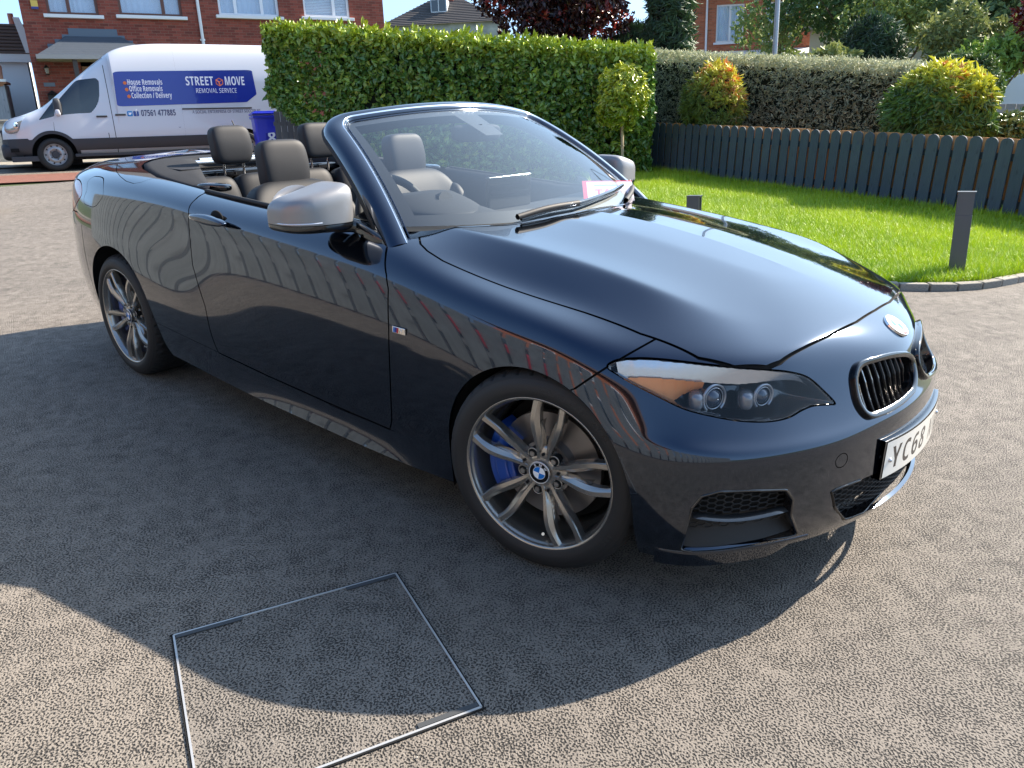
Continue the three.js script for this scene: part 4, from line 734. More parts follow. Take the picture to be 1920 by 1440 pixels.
  // --- headlights ---
  for (const s of [1, -1]) {
    const ln = side(lens, 1), M = g => s > 0 ? g : mirrored(g);
    const bowl = joined([ln]); for (let i = 0; i < bowl.P.length / 3; i++) { const d = -head(ln.C[3 * i + 2], ln.P[3 * i + 1]), k = -.004 - .085 * smooth(0, .035, d); bowl.P[3 * i] += bowl.N[3 * i] * k; bowl.P[3 * i + 1] += bowl.N[3 * i + 1] * k; bowl.P[3 * i + 2] += bowl.N[3 * i + 2] * k; }
    const bg = geoOf(bowl); bg.computeVertexNormals();
    const h = part('headlight', M(bg), C.gloss, car);
    part('lens', M(geoOf(ln, -.001)), C.lens, h);
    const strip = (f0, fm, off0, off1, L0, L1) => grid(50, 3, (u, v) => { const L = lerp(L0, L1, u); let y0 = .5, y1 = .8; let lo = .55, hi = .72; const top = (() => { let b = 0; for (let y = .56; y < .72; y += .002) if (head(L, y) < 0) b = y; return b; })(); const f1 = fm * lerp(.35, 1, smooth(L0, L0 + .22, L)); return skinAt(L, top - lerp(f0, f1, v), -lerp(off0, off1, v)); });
    part('light_strip', M(strip(.001, .036, .004, .022, .45, .975)), C.silver, h).material.side = THREE.DoubleSide;
    part('indicator', M(strip(.038, .150, .010, .050, .745, .962)), phys([.80, .32, .12], .35, .05, { side: THREE.DoubleSide }), h);  // amber inset, enlarged and brightened to paint the brick house's reflection on the lens
    for (const [L, y, r] of [[.715, .628, .041], [.575, .622, .036]]) {
      const p = V3(...skinAt(L, y, -.040)), n = V3(.86, .05, .34).normalize(), q = new THREE.Quaternion().setFromUnitVectors(V3(0, 0, 1), n), put = g => M(g.applyQuaternion(q).translate(p.x, p.y, p.z));
      part('projector', put(new THREE.SphereGeometry(r * .68, 24, 12, 0, 6.283, 0, 1.1).rotateX(Math.PI / 2).translate(0, 0, -.016)), phys([.03, .04, .06], .02, .2, { clearcoat: 1 }), h);
      part('light_ring', put(merge([new THREE.TorusGeometry(r * .90, .0042, 10, 40, 4.9).rotateZ(-.9), new THREE.TorusGeometry(r * .70, .002, 8, 32)])), phys([.26, .275, .30], .08, .6, { clearcoat: 1 }), h);
      part('barrel', put(new THREE.CylinderGeometry(r * .96, r * .8, .05, 28, 1, true).rotateX(Math.PI / 2).translate(0, 0, -.03)), phys([.20, .20, .21], .18, .9, { side: THREE.DoubleSide }), h);
      part('shroud', M(superell(.020, .026, .030, .7, .8).rotateY(.6).translate(...skinAt(L + .052, y - .002, -.042))), phys([.22, .22, .23], .25, .6), h); part('bezel', put(new THREE.RingGeometry(r * .62, r * .95, 30).translate(0, 0, -.022)), C.gloss, h);
    }
  }
  // --- kidney grilles ---
  const sweepOnNose = (pts, sec, closed = true) => { const n = pts.length, m = sec.length; return grid(n - (closed ? 0 : 1), m, (u, v) => { const i = Math.round(u * (n - (closed ? 0 : 1))) % n, j = Math.round(v * m) % m, a = pts[(i + n - 1) % n], b = pts[(i + 1) % n], tx = b[0] - a[0], ty = b[1] - a[1], l = Math.hypot(tx, ty) || 1, o = sec[j]; return skinAt(pts[i][0] + ty / l * o[0], pts[i][1] - tx / l * o[0], o[1]); }); };
  for (const s of [1, -1]) {
    const M = g => s > 0 ? g : mirrored(g), k = part('kidney_grille', M(sweepOnNose(kidPts, [[-.010, -.04], [-.0095, .006], [-.007, .011], [.003, .014], [.0065, .011], [.007, -.012]])), C.gloss, car);
    for (let i = 0; i < 9; i++) {
      const L = .052 + i * .0292; let y0 = 1, y1 = 0; for (let y = .5; y < .68; y += .003) if (kid(L, y) < -.004) { y0 = Math.min(y0, y); y1 = Math.max(y1, y); }
      const g = grid(10, 3, (u, v) => { const y = lerp(y0 - .006, y1 + .006, u), kink = .010 * (1 - Math.abs((y - (y0 + y1) / 2 - .012) / ((y1 - y0) / 2))), a = v === 0 || v === 1 ? -.0045 : v < .5 ? -.0035 : .0035, c = v > .9 ? .0045 : a; return skinAt(L + (v === 0 ? -.0045 : v === 1 ? .0045 : a) + kink * .5, y, (v === 0 || v === 1 ? -.05 : -.018) + kink); });
      part('slat', M(g), C.gloss, k).material.side = THREE.DoubleSide;
    }
    part('backing', M(grid(16, 10, (u, v) => skinAt(lerp(.015, .335, u), lerp(.52, .668, v), -.055))), C.void, k);
  }
  // --- lower grille and side intakes ---
  const hexBars = (sdf, L0, L1, y0, y1, off, a = .016, sq = .62) => { const G = []; for (let i = Math.floor(L0 / (a * 1.5)) - 1; i < L1 / (a * 1.5) + 1; i++) for (let j = Math.floor(y0 / (a * 1.732 * sq)) - 1; j < y1 / (a * 1.732 * sq) + 1; j++) { const cx = i * a * 1.5, cy = (j + (i & 1) * .5) * a * 1.732 * sq; for (const k of [0, 1, 2]) { const p = [0, 1].map(e => { const t = (k + e) * Math.PI / 3; return [cx + a * Math.cos(t), cy + a * sq * Math.sin(t)]; }); if (sdf(p[0][0], p[0][1]) < .012 && sdf(p[1][0], p[1][1]) < .012 && sdf(p[0][0], p[0][1]) + sdf(p[1][0], p[1][1]) < .012) G.push(rod(skinAt(p[0][0], p[0][1], off), skinAt(p[1][0], p[1][1], off), .0022, 4)); } } return merge(G); };
  const lg = part('lower_grille', hexBars(gr, -.46, .46, .20, .36, -.03), C.matt, car); lg.userData.kind = 'stuff';
  part('grille_backing', grid(30, 4, (u, v) => skinAt(lerp(-.47, .47, u), lerp(.20, .365, v), -.06)), C.void, car);
  part('grille_rim', merge([-1, 1].map(() => sweepOnNose(grPts, [[-.004, -.04], [-.003, .001], [.003, .003], [.006, -.001]]))), C.gloss, car);
  for (const s of [1, -1]) {
    const M = g => s > 0 ? g : mirrored(g), t = part('side_intake', M(merge([sweepOnNose(inPts, [[-.004, -.05], [-.003, .001], [.003, .003], [.006, -.001]])])), C.gloss, car);
    part('mesh', M(hexBars((x, y) => Math.max(intake(x, y), .272 - y), .55, .85, .26, .41, -.030)), C.matt, t).userData.kind = 'stuff'; part('backing', M(grid(12, 6, (u, v) => skinAt(lerp(.55, .86, u), lerp(.255, .42, v), -.055))), C.void, t);
    part('blade', M(grid(24, 5, (u, v) => { const a = v * 2 * Math.PI, L = lerp(.828, .576, u), y = lerp(.332, .322, u) + .012 * Math.sin(u * Math.PI) * -1, e = Math.sin(Math.min(1, u * 8, (1 - u) * 8) * Math.PI / 2); return skinAt(L, y + .009 * e * Math.sin(a), -.006 + .014 * Math.cos(a)); })), phys([.05, .05, .052], .3, .6, { clearcoat: 1 }), t);
    part('pocket', M(grid(20, 8, (u, v) => { const L = lerp(.86, .50, u), y = lerp(.203, .290, v); return skinAt(L, y, -.050 * Math.sin(clamp(v * 1.1) * Math.PI * .5) - .004); })), C.matt, t).material.side = THREE.DoubleSide;
    part('splitter', M(grid(30, 6, (u, v) => { const L = lerp(.93, .47, u), e = smooth(.75, 1, u), y = lerp([.215, .212, .19, .153, .149, .165, .2][Math.round(v * 6)], .205, e * .8), o = [-.03, -.001, .002, .004, .0, -.02, -.04][Math.round(v * 6)]; return skinAt(L, Math.max(y, .176), o).map((q, i) => i === 1 ? y : q); })), C.paint, t);
  }
  // --- number plate on its plinth ---
  {
    const w = .52, h = .111, yc = .392, sh = (off, hh, ww, dy = 0) => grid(24, 2, (u, v) => { const p = skinAt(lerp(ww / 2, -ww / 2, u), yc, off); return [p[0], yc + dy + lerp(-hh / 2, hh / 2, v), p[2]]; });
    const tx = canvasTex(1024, 220, (c, W, H) => { c.fillStyle = '#e9e6dc'; c.fillRect(0, 0, W, H); c.strokeStyle = '#101014'; c.fillStyle = '#121216'; c.font = 'bold 172px sans-serif'; c.textAlign = 'left'; c.textBaseline = 'middle'; let x = 66; for (const ch of 'YC68 NWB') { if (ch === ' ') { x += 66; continue; } const m = c.measureText(ch).width; c.save(); c.translate(x, H / 2 + 4); c.scale(104 / m, 1.12); c.fillText(ch, 0, 0); c.restore(); x += 122; } });
    const pl = part('number_plate', [box(.01, .01, .01, .7, .4, 0), grid(24, 8, (u, v) => { const q = [[-.5, -.014], [-.5, .010], [-.48, .0125], [0, .0125], [.48, .0125], [.5, .010], [.5, -.014], [0, -.016], [-.5, -.014]][Math.round(v * 8)], p = skinAt(lerp(.268, -.268, u), yc, q[1]); return [p[0], yc + q[0] * .122, p[2]]; })], C.black || C.gloss, car);
    const face = sh(.0142, h, w), uv = face.attributes.uv; part('plate_face', face, phys([1, 1, 1], .25, 0, { map: tx, clearcoat: .6, clearcoatRoughness: .1 }), pl).material.side = THREE.DoubleSide;
    for (let i = 0; i < uv.count; i++) uv.setXY(i, uv.getX(i), uv.getY(i));
    part('screw', [.235, -.235].map(z => new THREE.SphereGeometry(.007, 12, 8).translate(...skinAt(z, yc - .005, .0145))), C.silver, pl);
  }
  // --- badges ---
  const roundel = (a, b, ring, txt) => canvasTex(256, 256, (c, w) => { c.clearRect(0, 0, w, w); c.fillStyle = ring; c.beginPath(); c.arc(128, 128, 127, 0, 7); c.fill(); for (let k = 0; k < 4; k++) { c.fillStyle = k % 2 ? a : b; c.beginPath(); c.moveTo(128, 128); c.arc(128, 128, 74, k * Math.PI / 2, (k + 1) * Math.PI / 2); c.fill(); } c.strokeStyle = '#d8dade'; c.lineWidth = 6; c.beginPath(); c.arc(128, 128, 75, 0, 7); c.stroke(); c.beginPath(); c.arc(128, 128, 123, 0, 7); c.stroke(); c.fillStyle = txt; c.font = 'bold 42px sans-serif'; c.textAlign = 'center'; c.textBaseline = 'middle'; [['B', -.72], ['M', 0], ['W', .72]].forEach(([t, q]) => { c.save(); c.translate(128, 128); c.rotate(q); c.fillText(t, 0, -98); c.restore(); }); });
  const RB = roundel('#f4f5f7', '#1f74c8', '#0b0b0d', '#dfe1e5'), RW = roundel('#f4f5f7', '#2f68b8', '#eceef2', '#9aa4b4');
  const disc = (r, d, map) => { const g = new THREE.CylinderGeometry(r, r * 1.03, d, 40).rotateX(Math.PI / 2); return [g, new THREE.CircleGeometry(r * .985, 40).translate(0, 0, d / 2 + .0006), std([1, 1, 1], .2, 0, { map })]; };
  {
    const n = V3(.56, .825, 0), q = new THREE.Quaternion().setFromRotationMatrix(new THREE.Matrix4().makeBasis(V3(0, 0, -1), V3(-.825, .56, 0), n)), [g, f, m] = disc(.041, .006, RW);
    const b = part('bonnet_badge', g.applyQuaternion(q).translate(.697, .7115, 0), C.chrome, car); part('roundel', f.applyQuaternion(q).translate(.697, .7115, 0), m, b);
    part('red_arc', new THREE.TorusGeometry(.034, .004, 6, 24, 1.6).rotateZ(-1.9).scale(1, 1, .3).translate(0, 0, .0042).applyQuaternion(q).translate(.697, .7115, 0), std([.5, .03, .03], .3), b);
  }
  { const b = part('wing_badge', box(.062, .022, .004, -.537, .656, .8775, .0015), C.chrome, car); b.rotation.z = 0; [[-.023, [.05, .22, .62]], [-.014, [.02, .04, .3]], [-.005, [.5, .03, .04]]].forEach(([d, c]) => part('stripe', extrude([[-.004, -.0085], [.003, -.0085], [.006, .0085], [-.001, .0085]], .001).translate(-.537 + d, .656, .8795), std(c, .3), b)); part('letter', extrude([[-.004, -.0085], [.0, -.0085], [.004, .003], [.007, -.006], [.011, -.006], [.014, .003], [.018, -.0085], [.023, -.0085], [.026, .0085], [.019, .0085], [.012, .0], [.006, .0085], [-.001, .0085]], .001).translate(-.537 + .004, .656, .8795), C.chrome, b); }
  // --- door handles, mirrors ---
  for (const s of [1, -1]) {
    const M = g => s > 0 ? g : mirrored(clean(g));
    const hd = part('door_handle', M(superell(.132, .021, .020, .8, .55, 32, 16, q => [q[0], q[1] * (1 - .25 * Math.abs(q[0] / .13)), q[2]]).rotateZ(-.035).translate(-1.66, .900, .886)), C.paint, car);
    part('recess', M(superell(.045, .030, .012, 1, 1).translate(-1.645, .906, .852)), C.void, hd); if (s > 0) part('lock', new THREE.CylinderGeometry(.009, .009, .006, 18).rotateX(Math.PI / 2).translate(-1.772, .904, .8975), C.chrome, hd);
    // mirror: grey cap, black lower shell, arm, indicator
    const cx = -.93, cy = .977, cz = .895, warp = q => { const t = q[2] / .115; let y = q[1] * (1 - .12 * t) ; if (q[1] < 0) y *= .46; return [q[0] * (1 - .12 * t) - (t > 0 ? .05 * t * t : 0) + .01, y - .018 * t * (q[1] > 0 ? 1 : .2), q[2]]; };
    const sh = superell(.090, .094, .118, .38, .5, 44, 34, warp), P = sh.attributes.position, cap = [], low = [];
    const mm = { P: [...P.array], N: [...sh.attributes.normal.array], C: new Array(P.count * 3).fill(0), ix: [...Array(P.count).keys()] };
    const capM = clip(mm, (x, y) => -.012 - y), lowM = clip(mm, (x, y) => y + .014);
    const m = part('wing_mirror', M(geoOf(capM).translate(cx, cy, cz)), C.grey, car);
    part('lower_shell', M(geoOf(lowM).translate(cx, cy, cz)), C.gloss, m);
    part('arm', M(tube([[-.90, .945, .83], [-.86, .945, .78], [-.83, .93, .755], [-.80, .905, .775]], .024, 16, 10)), C.gloss, m); part('arm_base', M(superell(.085, .022, .018, .7, .8).rotateZ(-.3).translate(-.79, .925, .772)), C.gloss, m);
    part('indicator', M(grid(20, 4, (u, v) => { const th = lerp(.05, 1.5, u), e = .5, y = lerp(-.004, -.016, v), q = warp([.090 * Math.pow(Math.cos(th), e), y, .118 * Math.pow(Math.sin(th), e)]), k = v > .1 && v < .9 ? 1.022 : 1.004; return [cx + q[0] * k, cy + q[1], cz + q[2] * k]; })), phys([.70, .73, .78], .06, .4, { clearcoat: 1, side: THREE.DoubleSide }), m);
    part('mirror_glass', M(new THREE.CircleGeometry(.08, 30).scale(1.25, .9, 1).rotateY(-Math.PI / 2).translate(cx - .085, cy + .03, cz)), C.chrome, m);
    part('sail_panel', M(extrude([[-.95, .950], [-.72, .940], [-.82, 1.01]], .010).translate(0, 0, .712)), C.gloss, car);
  }
  // --- windscreen ---
  const wb = u => [-.445 - .255 * Math.pow(Math.abs(u), 2.1), .938 + .010 * u * u, .705 * u], wt = u => [-1.125 - .075 * u * u, 1.308 - .042 * u * u, .550 * u];
  const ws = (u, v) => { const a = wb(u), b = wt(u), k = .022 * 4 * v * (1 - v); return [lerp(a[0], b[0], v) + k * .48, lerp(a[1], b[1], v) + k * .85, lerp(a[2], b[2], v)]; };
  part('windscreen', grid(40, 24, (u, v) => ws(u * 2 - 1, v)), C.glass, car);
  {
    const path = []; for (let i = 0; i <= 26; i++) path.push([1, -.13 + i / 26 * 1.01]); for (let i = 1; i <= 8; i++) { const a = i / 9 * Math.PI / 2; path.push([.90 + .10 * Math.cos(a), .88 + .12 * Math.sin(a)]); } for (let i = 0; i <= 40; i++) path.push([.90 - i / 40 * 1.80, 1]); for (let i = 8; i >= 1; i--) { const a = i / 9 * Math.PI / 2; path.push([-.90 - .10 * Math.cos(a), .88 + .12 * Math.sin(a)]); } for (let i = 26; i >= 0; i--) path.push([-1, -.13 + i / 26 * 1.01]);
    const F = path.map(([u, v], i) => { const p = V3(...ws(u, v)), e = .004, n = V3(...ws(u, v + e)).sub(V3(...ws(u, v - e))).cross(V3(...ws(u + e, v)).sub(V3(...ws(u - e, v)))).normalize(); if (n.y < 0) n.negate(); const a = path[Math.max(0, i - 1)], b = path[Math.min(path.length - 1, i + 1)], t = V3(...ws(...b)).sub(V3(...ws(...a))).normalize(), o = t.clone().cross(n).normalize(), c = V3(...ws(0, .5)).sub(p); if (o.dot(c) > 0) o.negate(); return { p, n, o, k: smooth(.86, .98, v) * (1 - smooth(.90, 1.0, Math.abs(u))) }; });
    const sweep = sec => grid(F.length - 1, sec.length - 1, (a, b) => { const f = F[Math.round(a * (F.length - 1))], s = sec[Math.round(b * (sec.length - 1))], w = lerp(s[0], s[2] ?? s[0], f.k); return f.p.clone().addScaledVector(f.o, w).addScaledVector(f.n, s[1]).toArray(); });
    const S = [[-.004, -.012], [-.003, .004], [.006, .012], [.022, .016, .02], [.045, .015, .036], [.068, .006, .05], [.080, -.012, .056], [.080, -.035, .05], [.06, -.055, .04], [.01, -.05, .01], [-.004, -.012]], dense = crv(S.map(s => [s[0], s[1]]), 60), dense2 = crv(S.map(s => [s[2] ?? s[0], s[1]]), 60);
    const fr = part('windscreen_frame', sweep([...dense, dense[0]].map((p, i) => [p[0], p[1], dense2[i % dense.length][0]])), C.paint, car);
    part('glass_trim', sweep([[.004, .008], [.008, .0165], [.0115, .013]]), C.chrome, fr).material.side = THREE.DoubleSide;
    part('door_seal', sweep([[.078, -.015, .05], [.088, -.02, .058], [.086, -.034, .056], [.076, -.034, .05]]), C.rubber, fr);
    part('inner_lining', sweep([[-.006, -.014], [-.004, -.06], [.05, -.075], [.075, -.05, .05]]), C.trim, fr).material.side = THREE.DoubleSide;
    const fritW = (u, v) => { const d = .004, p = ws(u, v), c = ws(0, .5); return [p[0] - .0015, p[1] - .0025, p[2]]; };
    const frit = [grid(40, 2, (u, v) => fritW(u * 2 - 1, v * .085 + .0)), grid(40, 2, (u, v) => fritW(u * 2 - 1, 1 - v * .07)), grid(2, 30, (u, v) => fritW(1 - u * .075, v)), grid(2, 30, (u, v) => fritW(-1 + u * .075, v)), grid(4, 6, (u, v) => fritW(lerp(-.13, .13, u) * (1 - .35 * v), 1 - v * .30))];
    part('frit', frit, C.frit, fr).material.side = THREE.DoubleSide;
    const mir = part('rear_view_mirror', superell(.025, .035, .115, .5, .6).rotateY(-.25).translate(-1.02, 1.215, .0), C.trim, car); part('stalk', rod([-1.0, 1.25, 0], [-1.0, 1.21, 0], .012, 8), C.trim, mir);
    // wipers
    for (const [pts, w] of [[[[.50, -.005], [.30, .035], [.05, .045], [-.35, .075], [-.62, .085]], 1], [[[-.42, -.01], [-.62, .015], [-.80, .03], [-.97, .05]], .8]]) {
      const P = pts.map(([u, v]) => { const q = ws(u, v); return [q[0] + .012, q[1] + .022, q[2]]; }), wp = part('wiper', [tube(P.slice(0, 3), .011, 16, 6)], C.matt, car);
      part('blade', [tube(pts.map(([u, v]) => { const q = ws(u * .98 - .02, v + .004); return [q[0] + .006, q[1] + .010, q[2]]; }), .0065, 24, 6), tube(P.slice(1), .008, 20, 6)], C.gloss, wp);
    }
    part('cowl_panel', grid(30, 3, (u, v) => { const k = u * 2 - 1, a = wb(k); return [a[0] + lerp(.05, -.02, v) , a[1] - lerp(.034, .018, v), a[2] * .93]; }), C.matt, car).material.side = THREE.DoubleSide;
  }
  // --- cabin ---
  const belt = x => x > -1.2 ? .94 : x > -1.9 ? .945 + (-1.2 - x) * .045 : .977 + (-1.9 - x) * .055;
  for (const s of [1, -1]) {
    part('door_card', [grid(30, 6, (u, v) => { const x = lerp(-.70, -1.95, u), q = [[.738, .012], [.715, .010], [.690, -.010], [.672, -.06], [.675, -.2], [.68, -.4], [.69, -.62]][Math.round(v * 6)]; return [x, belt(x) + q[1] - .008, s * q[0]]; })], C.trim, car).material.side = THREE.DoubleSide;
    part('belt_seal', tube(Array.from({ length: 14 }, (_, i) => { const x = lerp(-.76, -1.93, i / 13); return [x, belt(x) + .003, s * .733]; }), .009, 40, 6), C.rubber, car);
    part('rear_side_trim', grid(10, 4, (u, v) => [lerp(-1.93, -2.55, u), lerp(.975, .5, v), s * (lerp(.70, .52, u) - .04 * v)]), C.trim, car).material.side = THREE.DoubleSide;
    part('belt_guide', superell(.085, .018, .03, .6, .6).rotateY(s * .35).translate(-2.0, .985, s * .655), C.gloss, car);
  }
  part('floor', [box(2.3, .03, 1.36, -1.6, .27, 0), box(.06, .5, 1.36, -.72, .6, 0), box(.06, .55, 1.2, -2.62, .5, 0)], C.trim, car);
  const dash = part('dashboard', grid(60, 12, (u, v) => { const z = lerp(-.70, .70, u), k = z / .70, q = [[-.46, .905], [-.52, .915], [-.60, .920], [-.68, .922], [-.76, .924], [-.84, .925], [-.91, .92], [-.945, .905], [-.955, .88], [-.95, .83], [-.93, .76], [-.93, .66], [-.9, .55]][Math.round(v * 12)]; const hood = Math.exp(-Math.pow((z - .375) / .19, 4)) * .052 * smooth(-.50, -.78, q[0]) * (q[1] > .9 ? 1 : 0); return [q[0] - .20 * Math.pow(Math.abs(k), 2.4) * (v < .4 ? 1 - v * 1.6 : .36) - (hood > 0 ? 0 : 0), q[1] + hood, z]; }), C.trim, car); dash.material = C.trim; 
  part('instrument_hood', superell(.19, .062, .205, .7, .75, 36, 20, q => [q[0] - .1 * (q[2] / .2) ** 2, q[1] * (q[0] < 0 ? 1 : 1 - .8 * (q[0] / .19)), q[2]]).translate(-.885, .955, .375), C.trim, dash);
  part('air_vent', [0, 1, 2].map(i => box(.02, .007, .17, -.962, .86 + i * .022, -.04)), C.silver, dash); part('screen', box(.02, .13, .26, -.86, .99, -.02, .006), C.gloss, dash);
  part('trim_strip', tube([[-.965, .80, -.66], [-.97, .82, -.3], [-.97, .82, -.12]], .008, 16, 6), C.silver, dash);
  { const w = new THREE.Group(); w.name = 'steering_wheel'; w.position.set(-1.10, .885, .375); w.rotation.z = .42; car.add(w); part('rim', new THREE.TorusGeometry(.182, .0165, 14, 48).rotateY(Math.PI / 2), C.leather, w); part('hub', superell(.04, .07, .085, .7, .7), C.trim, w); part('spoke', [box(.02, .035, .17, 0, 0, .09, .006), box(.02, .035, .17, 0, 0, -.09, .006), box(.02, .15, .03, 0, -.09, 0, .006)], C.silver, w); part('column', rod([.02, 0, 0], [.3, -.02, 0], .04, 10), C.trim, w); }
  part('centre_console', [box(1.1, .22, .22, -1.4, .42, 0, .03), box(.28, .06, .2, -1.75, .60, 0, .03)], C.trim, car);
  const headrest = (x, y, z, w, h, d, par) => {
    const g = part('headrest', superell(d / 2, h / 2, w / 2, .42, .42, 40, 26, q => [q[0] * (q[0] > 0 ? .8 : 1.1) - .012 * Math.abs(q[1] / h * 2), q[1], q[2] * (1 - .07 * (q[1] < 0 ? (q[1] / h * 2) ** 2 : .5 * (q[1] / h * 2) ** 2))]).rotateZ(.12).translate(x, y, z), C.leather, car);
    part('post', [-.055, .055].map(k => rod([x - .005, y - h / 2 - .07, z + k], [x, y - h / 2 + .02, z + k], .0065, 10)), C.chrome, g);
    return g;
  };
  for (const z of [.365, -.365]) {
    const st = new THREE.Group(); st.name = 'front_seat'; car.add(st); const back = (w, h, d, e) => superell(d / 2, h / 2, w / 2, e, e, 40, 30, q => { const t = q[1] / h * 2; return [q[0] - .03 * (t * t) + (q[0] > 0 ? .045 * Math.pow(Math.abs(q[2] / w * 2), 3) * (1 - .3 * t) : 0), q[1], q[2] * (1 - .16 * Math.max(0, t) ** 2)]; });
    part('backrest', back(.54, .68, .15, .45).rotateZ(.30).translate(-1.76, .68, z), C.leatherDark, st);
    part('bolster', [-1, 1].map(k => superell(.085, .26, .05, .8, .8).rotateZ(.30).translate(-1.70, .67, z + k * .225)), C.leatherDark, st);
    part('cushion', superell(.28, .085, .26, .5, .5, 36, 20).rotateZ(.08).translate(-1.42, .48, z), C.leatherDark, st);
    headrest(-1.885, 1.062, z, .240, .235, .105);
  }
  const bench = new THREE.Group(); bench.name = 'rear_seat'; car.add(bench);
  for (const z of [-.45, -.15, .15, .45]) part('pad', superell(.085, .30, .152, .35, .45, 36, 22).rotateZ(.28).translate(-2.42 + .03 * (Math.abs(z) > .3), .69, z), C.leatherDark, bench);
  part('cushion', superell(.26, .10, .58, .4, .3).translate(-2.15, .5, 0), C.leatherDark, bench);
  headrest(-2.50, 1.13, .265, .212, .19, .095); headrest(-2.50, 1.13, -.265, .212, .19, .095);
  part('rear_shelf', [box(.22, .04, 1.1, -2.66, .985, 0, .012)], C.gloss, car); part('rear_rail', [rod([-2.80, 1.03, -.45], [-2.80, 1.03, .45], .012, 8)], C.silver, car);
  // folded-roof cover
  {
    const O = [[-1.95, .708], [-2.2, .706], [-2.415, .700], [-2.56, .672], [-2.70, .632], [-2.83, .580], [-2.93, .518], [-3.06, .42], [-3.17, .25], [-3.205, 0]], I = [[-2.02, .66], [-2.15, .60], [-2.27, .545], [-2.45, .46], [-2.62, .38], [-2.76, .325], [-2.84, .30], [-2.88, .24], [-2.89, .12], [-2.89, 0]];
    const oc = crv(O, 60, false), ic = crv(I, 60, false), sm = q => .985 + .055 * smooth(-1.95, -2.9, q);
    const sheetOf = (s, a, b) => grid(60, 6, (u, v) => { const i = Math.round(lerp(a, b, u) * 60), o = oc[i], n = ic[i], k = [0, 0, .12, .4, .7, .94, 1][Math.round(v * 6)], x = lerp(o[0], n[0], k), z = lerp(o[1], n[1], k); return [x, sm(o[0]) - (v === 0 ? .035 : 0) + .012 * Math.sin(Math.min(1, k * 3) * Math.PI / 2) - (v > .95 ? .05 : 0) - .004, s * z]; });
    const t = part('roof_cover', [sheetOf(1, .40, 1), sheetOf(-1, .40, 1)], C.softTop, car); t.material.side = THREE.DoubleSide;
    part('side_cover', [sheetOf(1, 0, .392), sheetOf(-1, 0, .392)], C.softTop, t); part('flap', [box(.16, .004, .10, -2.5, 1.031, .54)], C.trim, t);
    part('rear_edge', [rod([-2.885, 1.035, -.25], [-2.885, 1.035, .25], .012, 8)], C.silver, t);
  }
  part('aerial', rod([-3.30, 1.04, -.28], [-3.42, 1.22, -.28], .004, 6), C.matt, car);
  // papers on the dashboard
  { const tx = canvasTex(256, 200, (c, w, h) => { c.fillStyle = '#f3e9ee'; c.fillRect(0, 0, w, h); c.fillStyle = '#e0506a'; c.fillRect(0, 0, 22, h); c.fillRect(0, 0, w, 8); c.font = 'bold 74px sans-serif'; c.fillText('TAT', 60, 118); c.font = 'bold 26px sans-serif'; c.fillText('ATAT', 70, 160); c.fillStyle = '#9ad'; c.fillRect(60, 30, 120, 10); }); part('display_card', new THREE.PlaneGeometry(.22, .16).rotateX(-.9).rotateY(.75).translate(-.66, .955, -.45), std([1, 1, 1], .6, 0, { map: tx, side: THREE.DoubleSide }), car); }
  // --- wheels ---
  const sideTex = canvasTex(1024, 1024, (c, w) => { c.fillStyle = '#808080'; c.fillRect(0, 0, w, w); c.fillStyle = '#ffffff'; c.font = 'bold 30px sans-serif'; c.textAlign = 'center'; const arc = (t, a0, r, st) => [...t].forEach((ch, i) => { c.save(); c.translate(512, 512); c.rotate(a0 + i * st); c.fillText(ch, 0, -r); c.restore(); }); arc('225/40 ZR18 92W XL', -.1, 440, .052); arc('ARCTIC', 1.9, 440, .06); arc('TYRE', 3.6, 440, .06); }); sideTex.colorSpace = THREE.NoColorSpace;
  const tyreMat = std([.016, .016, .017], .75), sideMat = std([.017, .017, .018], .62, 0, { bumpMap: sideTex, bumpScale: .0012 });
  function wheel(R, W, seed) {
    const w = new THREE.Group(); w.name = 'wheel';
    const prof = [[.228, -.02], [.2375, -.006], [.245, -.001], [.262, .004], [.280, .002], [.297, -.006], [.308, -.016], [.3145, -.030], [.3175, -.05], [.3186, -W / 2], [.3175, -W + .05], [.3145, -W + .03], [.305, -W + .014], [.28, -W], [.24, -W + .01], [.225, -W + .03]].map(([r, z]) => [r * R / .3186 + (r < .25 ? r * (1 - R / .3186) : 0), z]);
    const lathe = (pts, n = 72) => new THREE.LatheGeometry(crv(pts, pts.length * 5, false).map(p => new THREE.Vector2(p[0], p[1])), n).rotateX(Math.PI / 2);
    const tp = crv(prof, 80, false), NT = 420, groove = (i, z) => { const v = -z / W, k = i % 7; if (v > .16 && v < .84) { for (const c of [.30, .44, .58, .72]) if (Math.abs(v - c) < .022) return .007; if (((i + Math.round((v < .5 ? v : 1 - v) * 24)) % 10) < 2 && (v < .29 || v > .73 || (v > .46 && v < .56))) return .004; } else if (v > .06 && v < .94 && i % 10 < 2) return .0045; return 0; };
    const ty = part('tyre', grid(NT, tp.length - 1, (u, v) => { const i = Math.round(u * NT) % NT, q = tp[Math.round(v * (tp.length - 1))], a = i / NT * 2 * Math.PI, r = q[0] - (q[0] > .29 ? groove(i, q[1]) : 0); return [r * Math.cos(a), r * Math.sin(a), q[1]]; }), tyreMat, w); ty.material.side = THREE.DoubleSide;
    part('sidewall', (() => { const g = lathe([[.2375, -.005], [.245, .0], [.262, .0048], [.280, .0028], [.296, -.005]].map(([r, z]) => [r * R / .3186 + (r < .25 ? r * (1 - R / .3186) : 0), z + .0006]), 96), p = g.attributes.position, uv = g.attributes.uv; for (let i = 0; i < p.count; i++) uv.setXY(i, .5 + p.getX(i) / .62, .5 + p.getY(i) / .62); return g; })(), sideMat, ty);
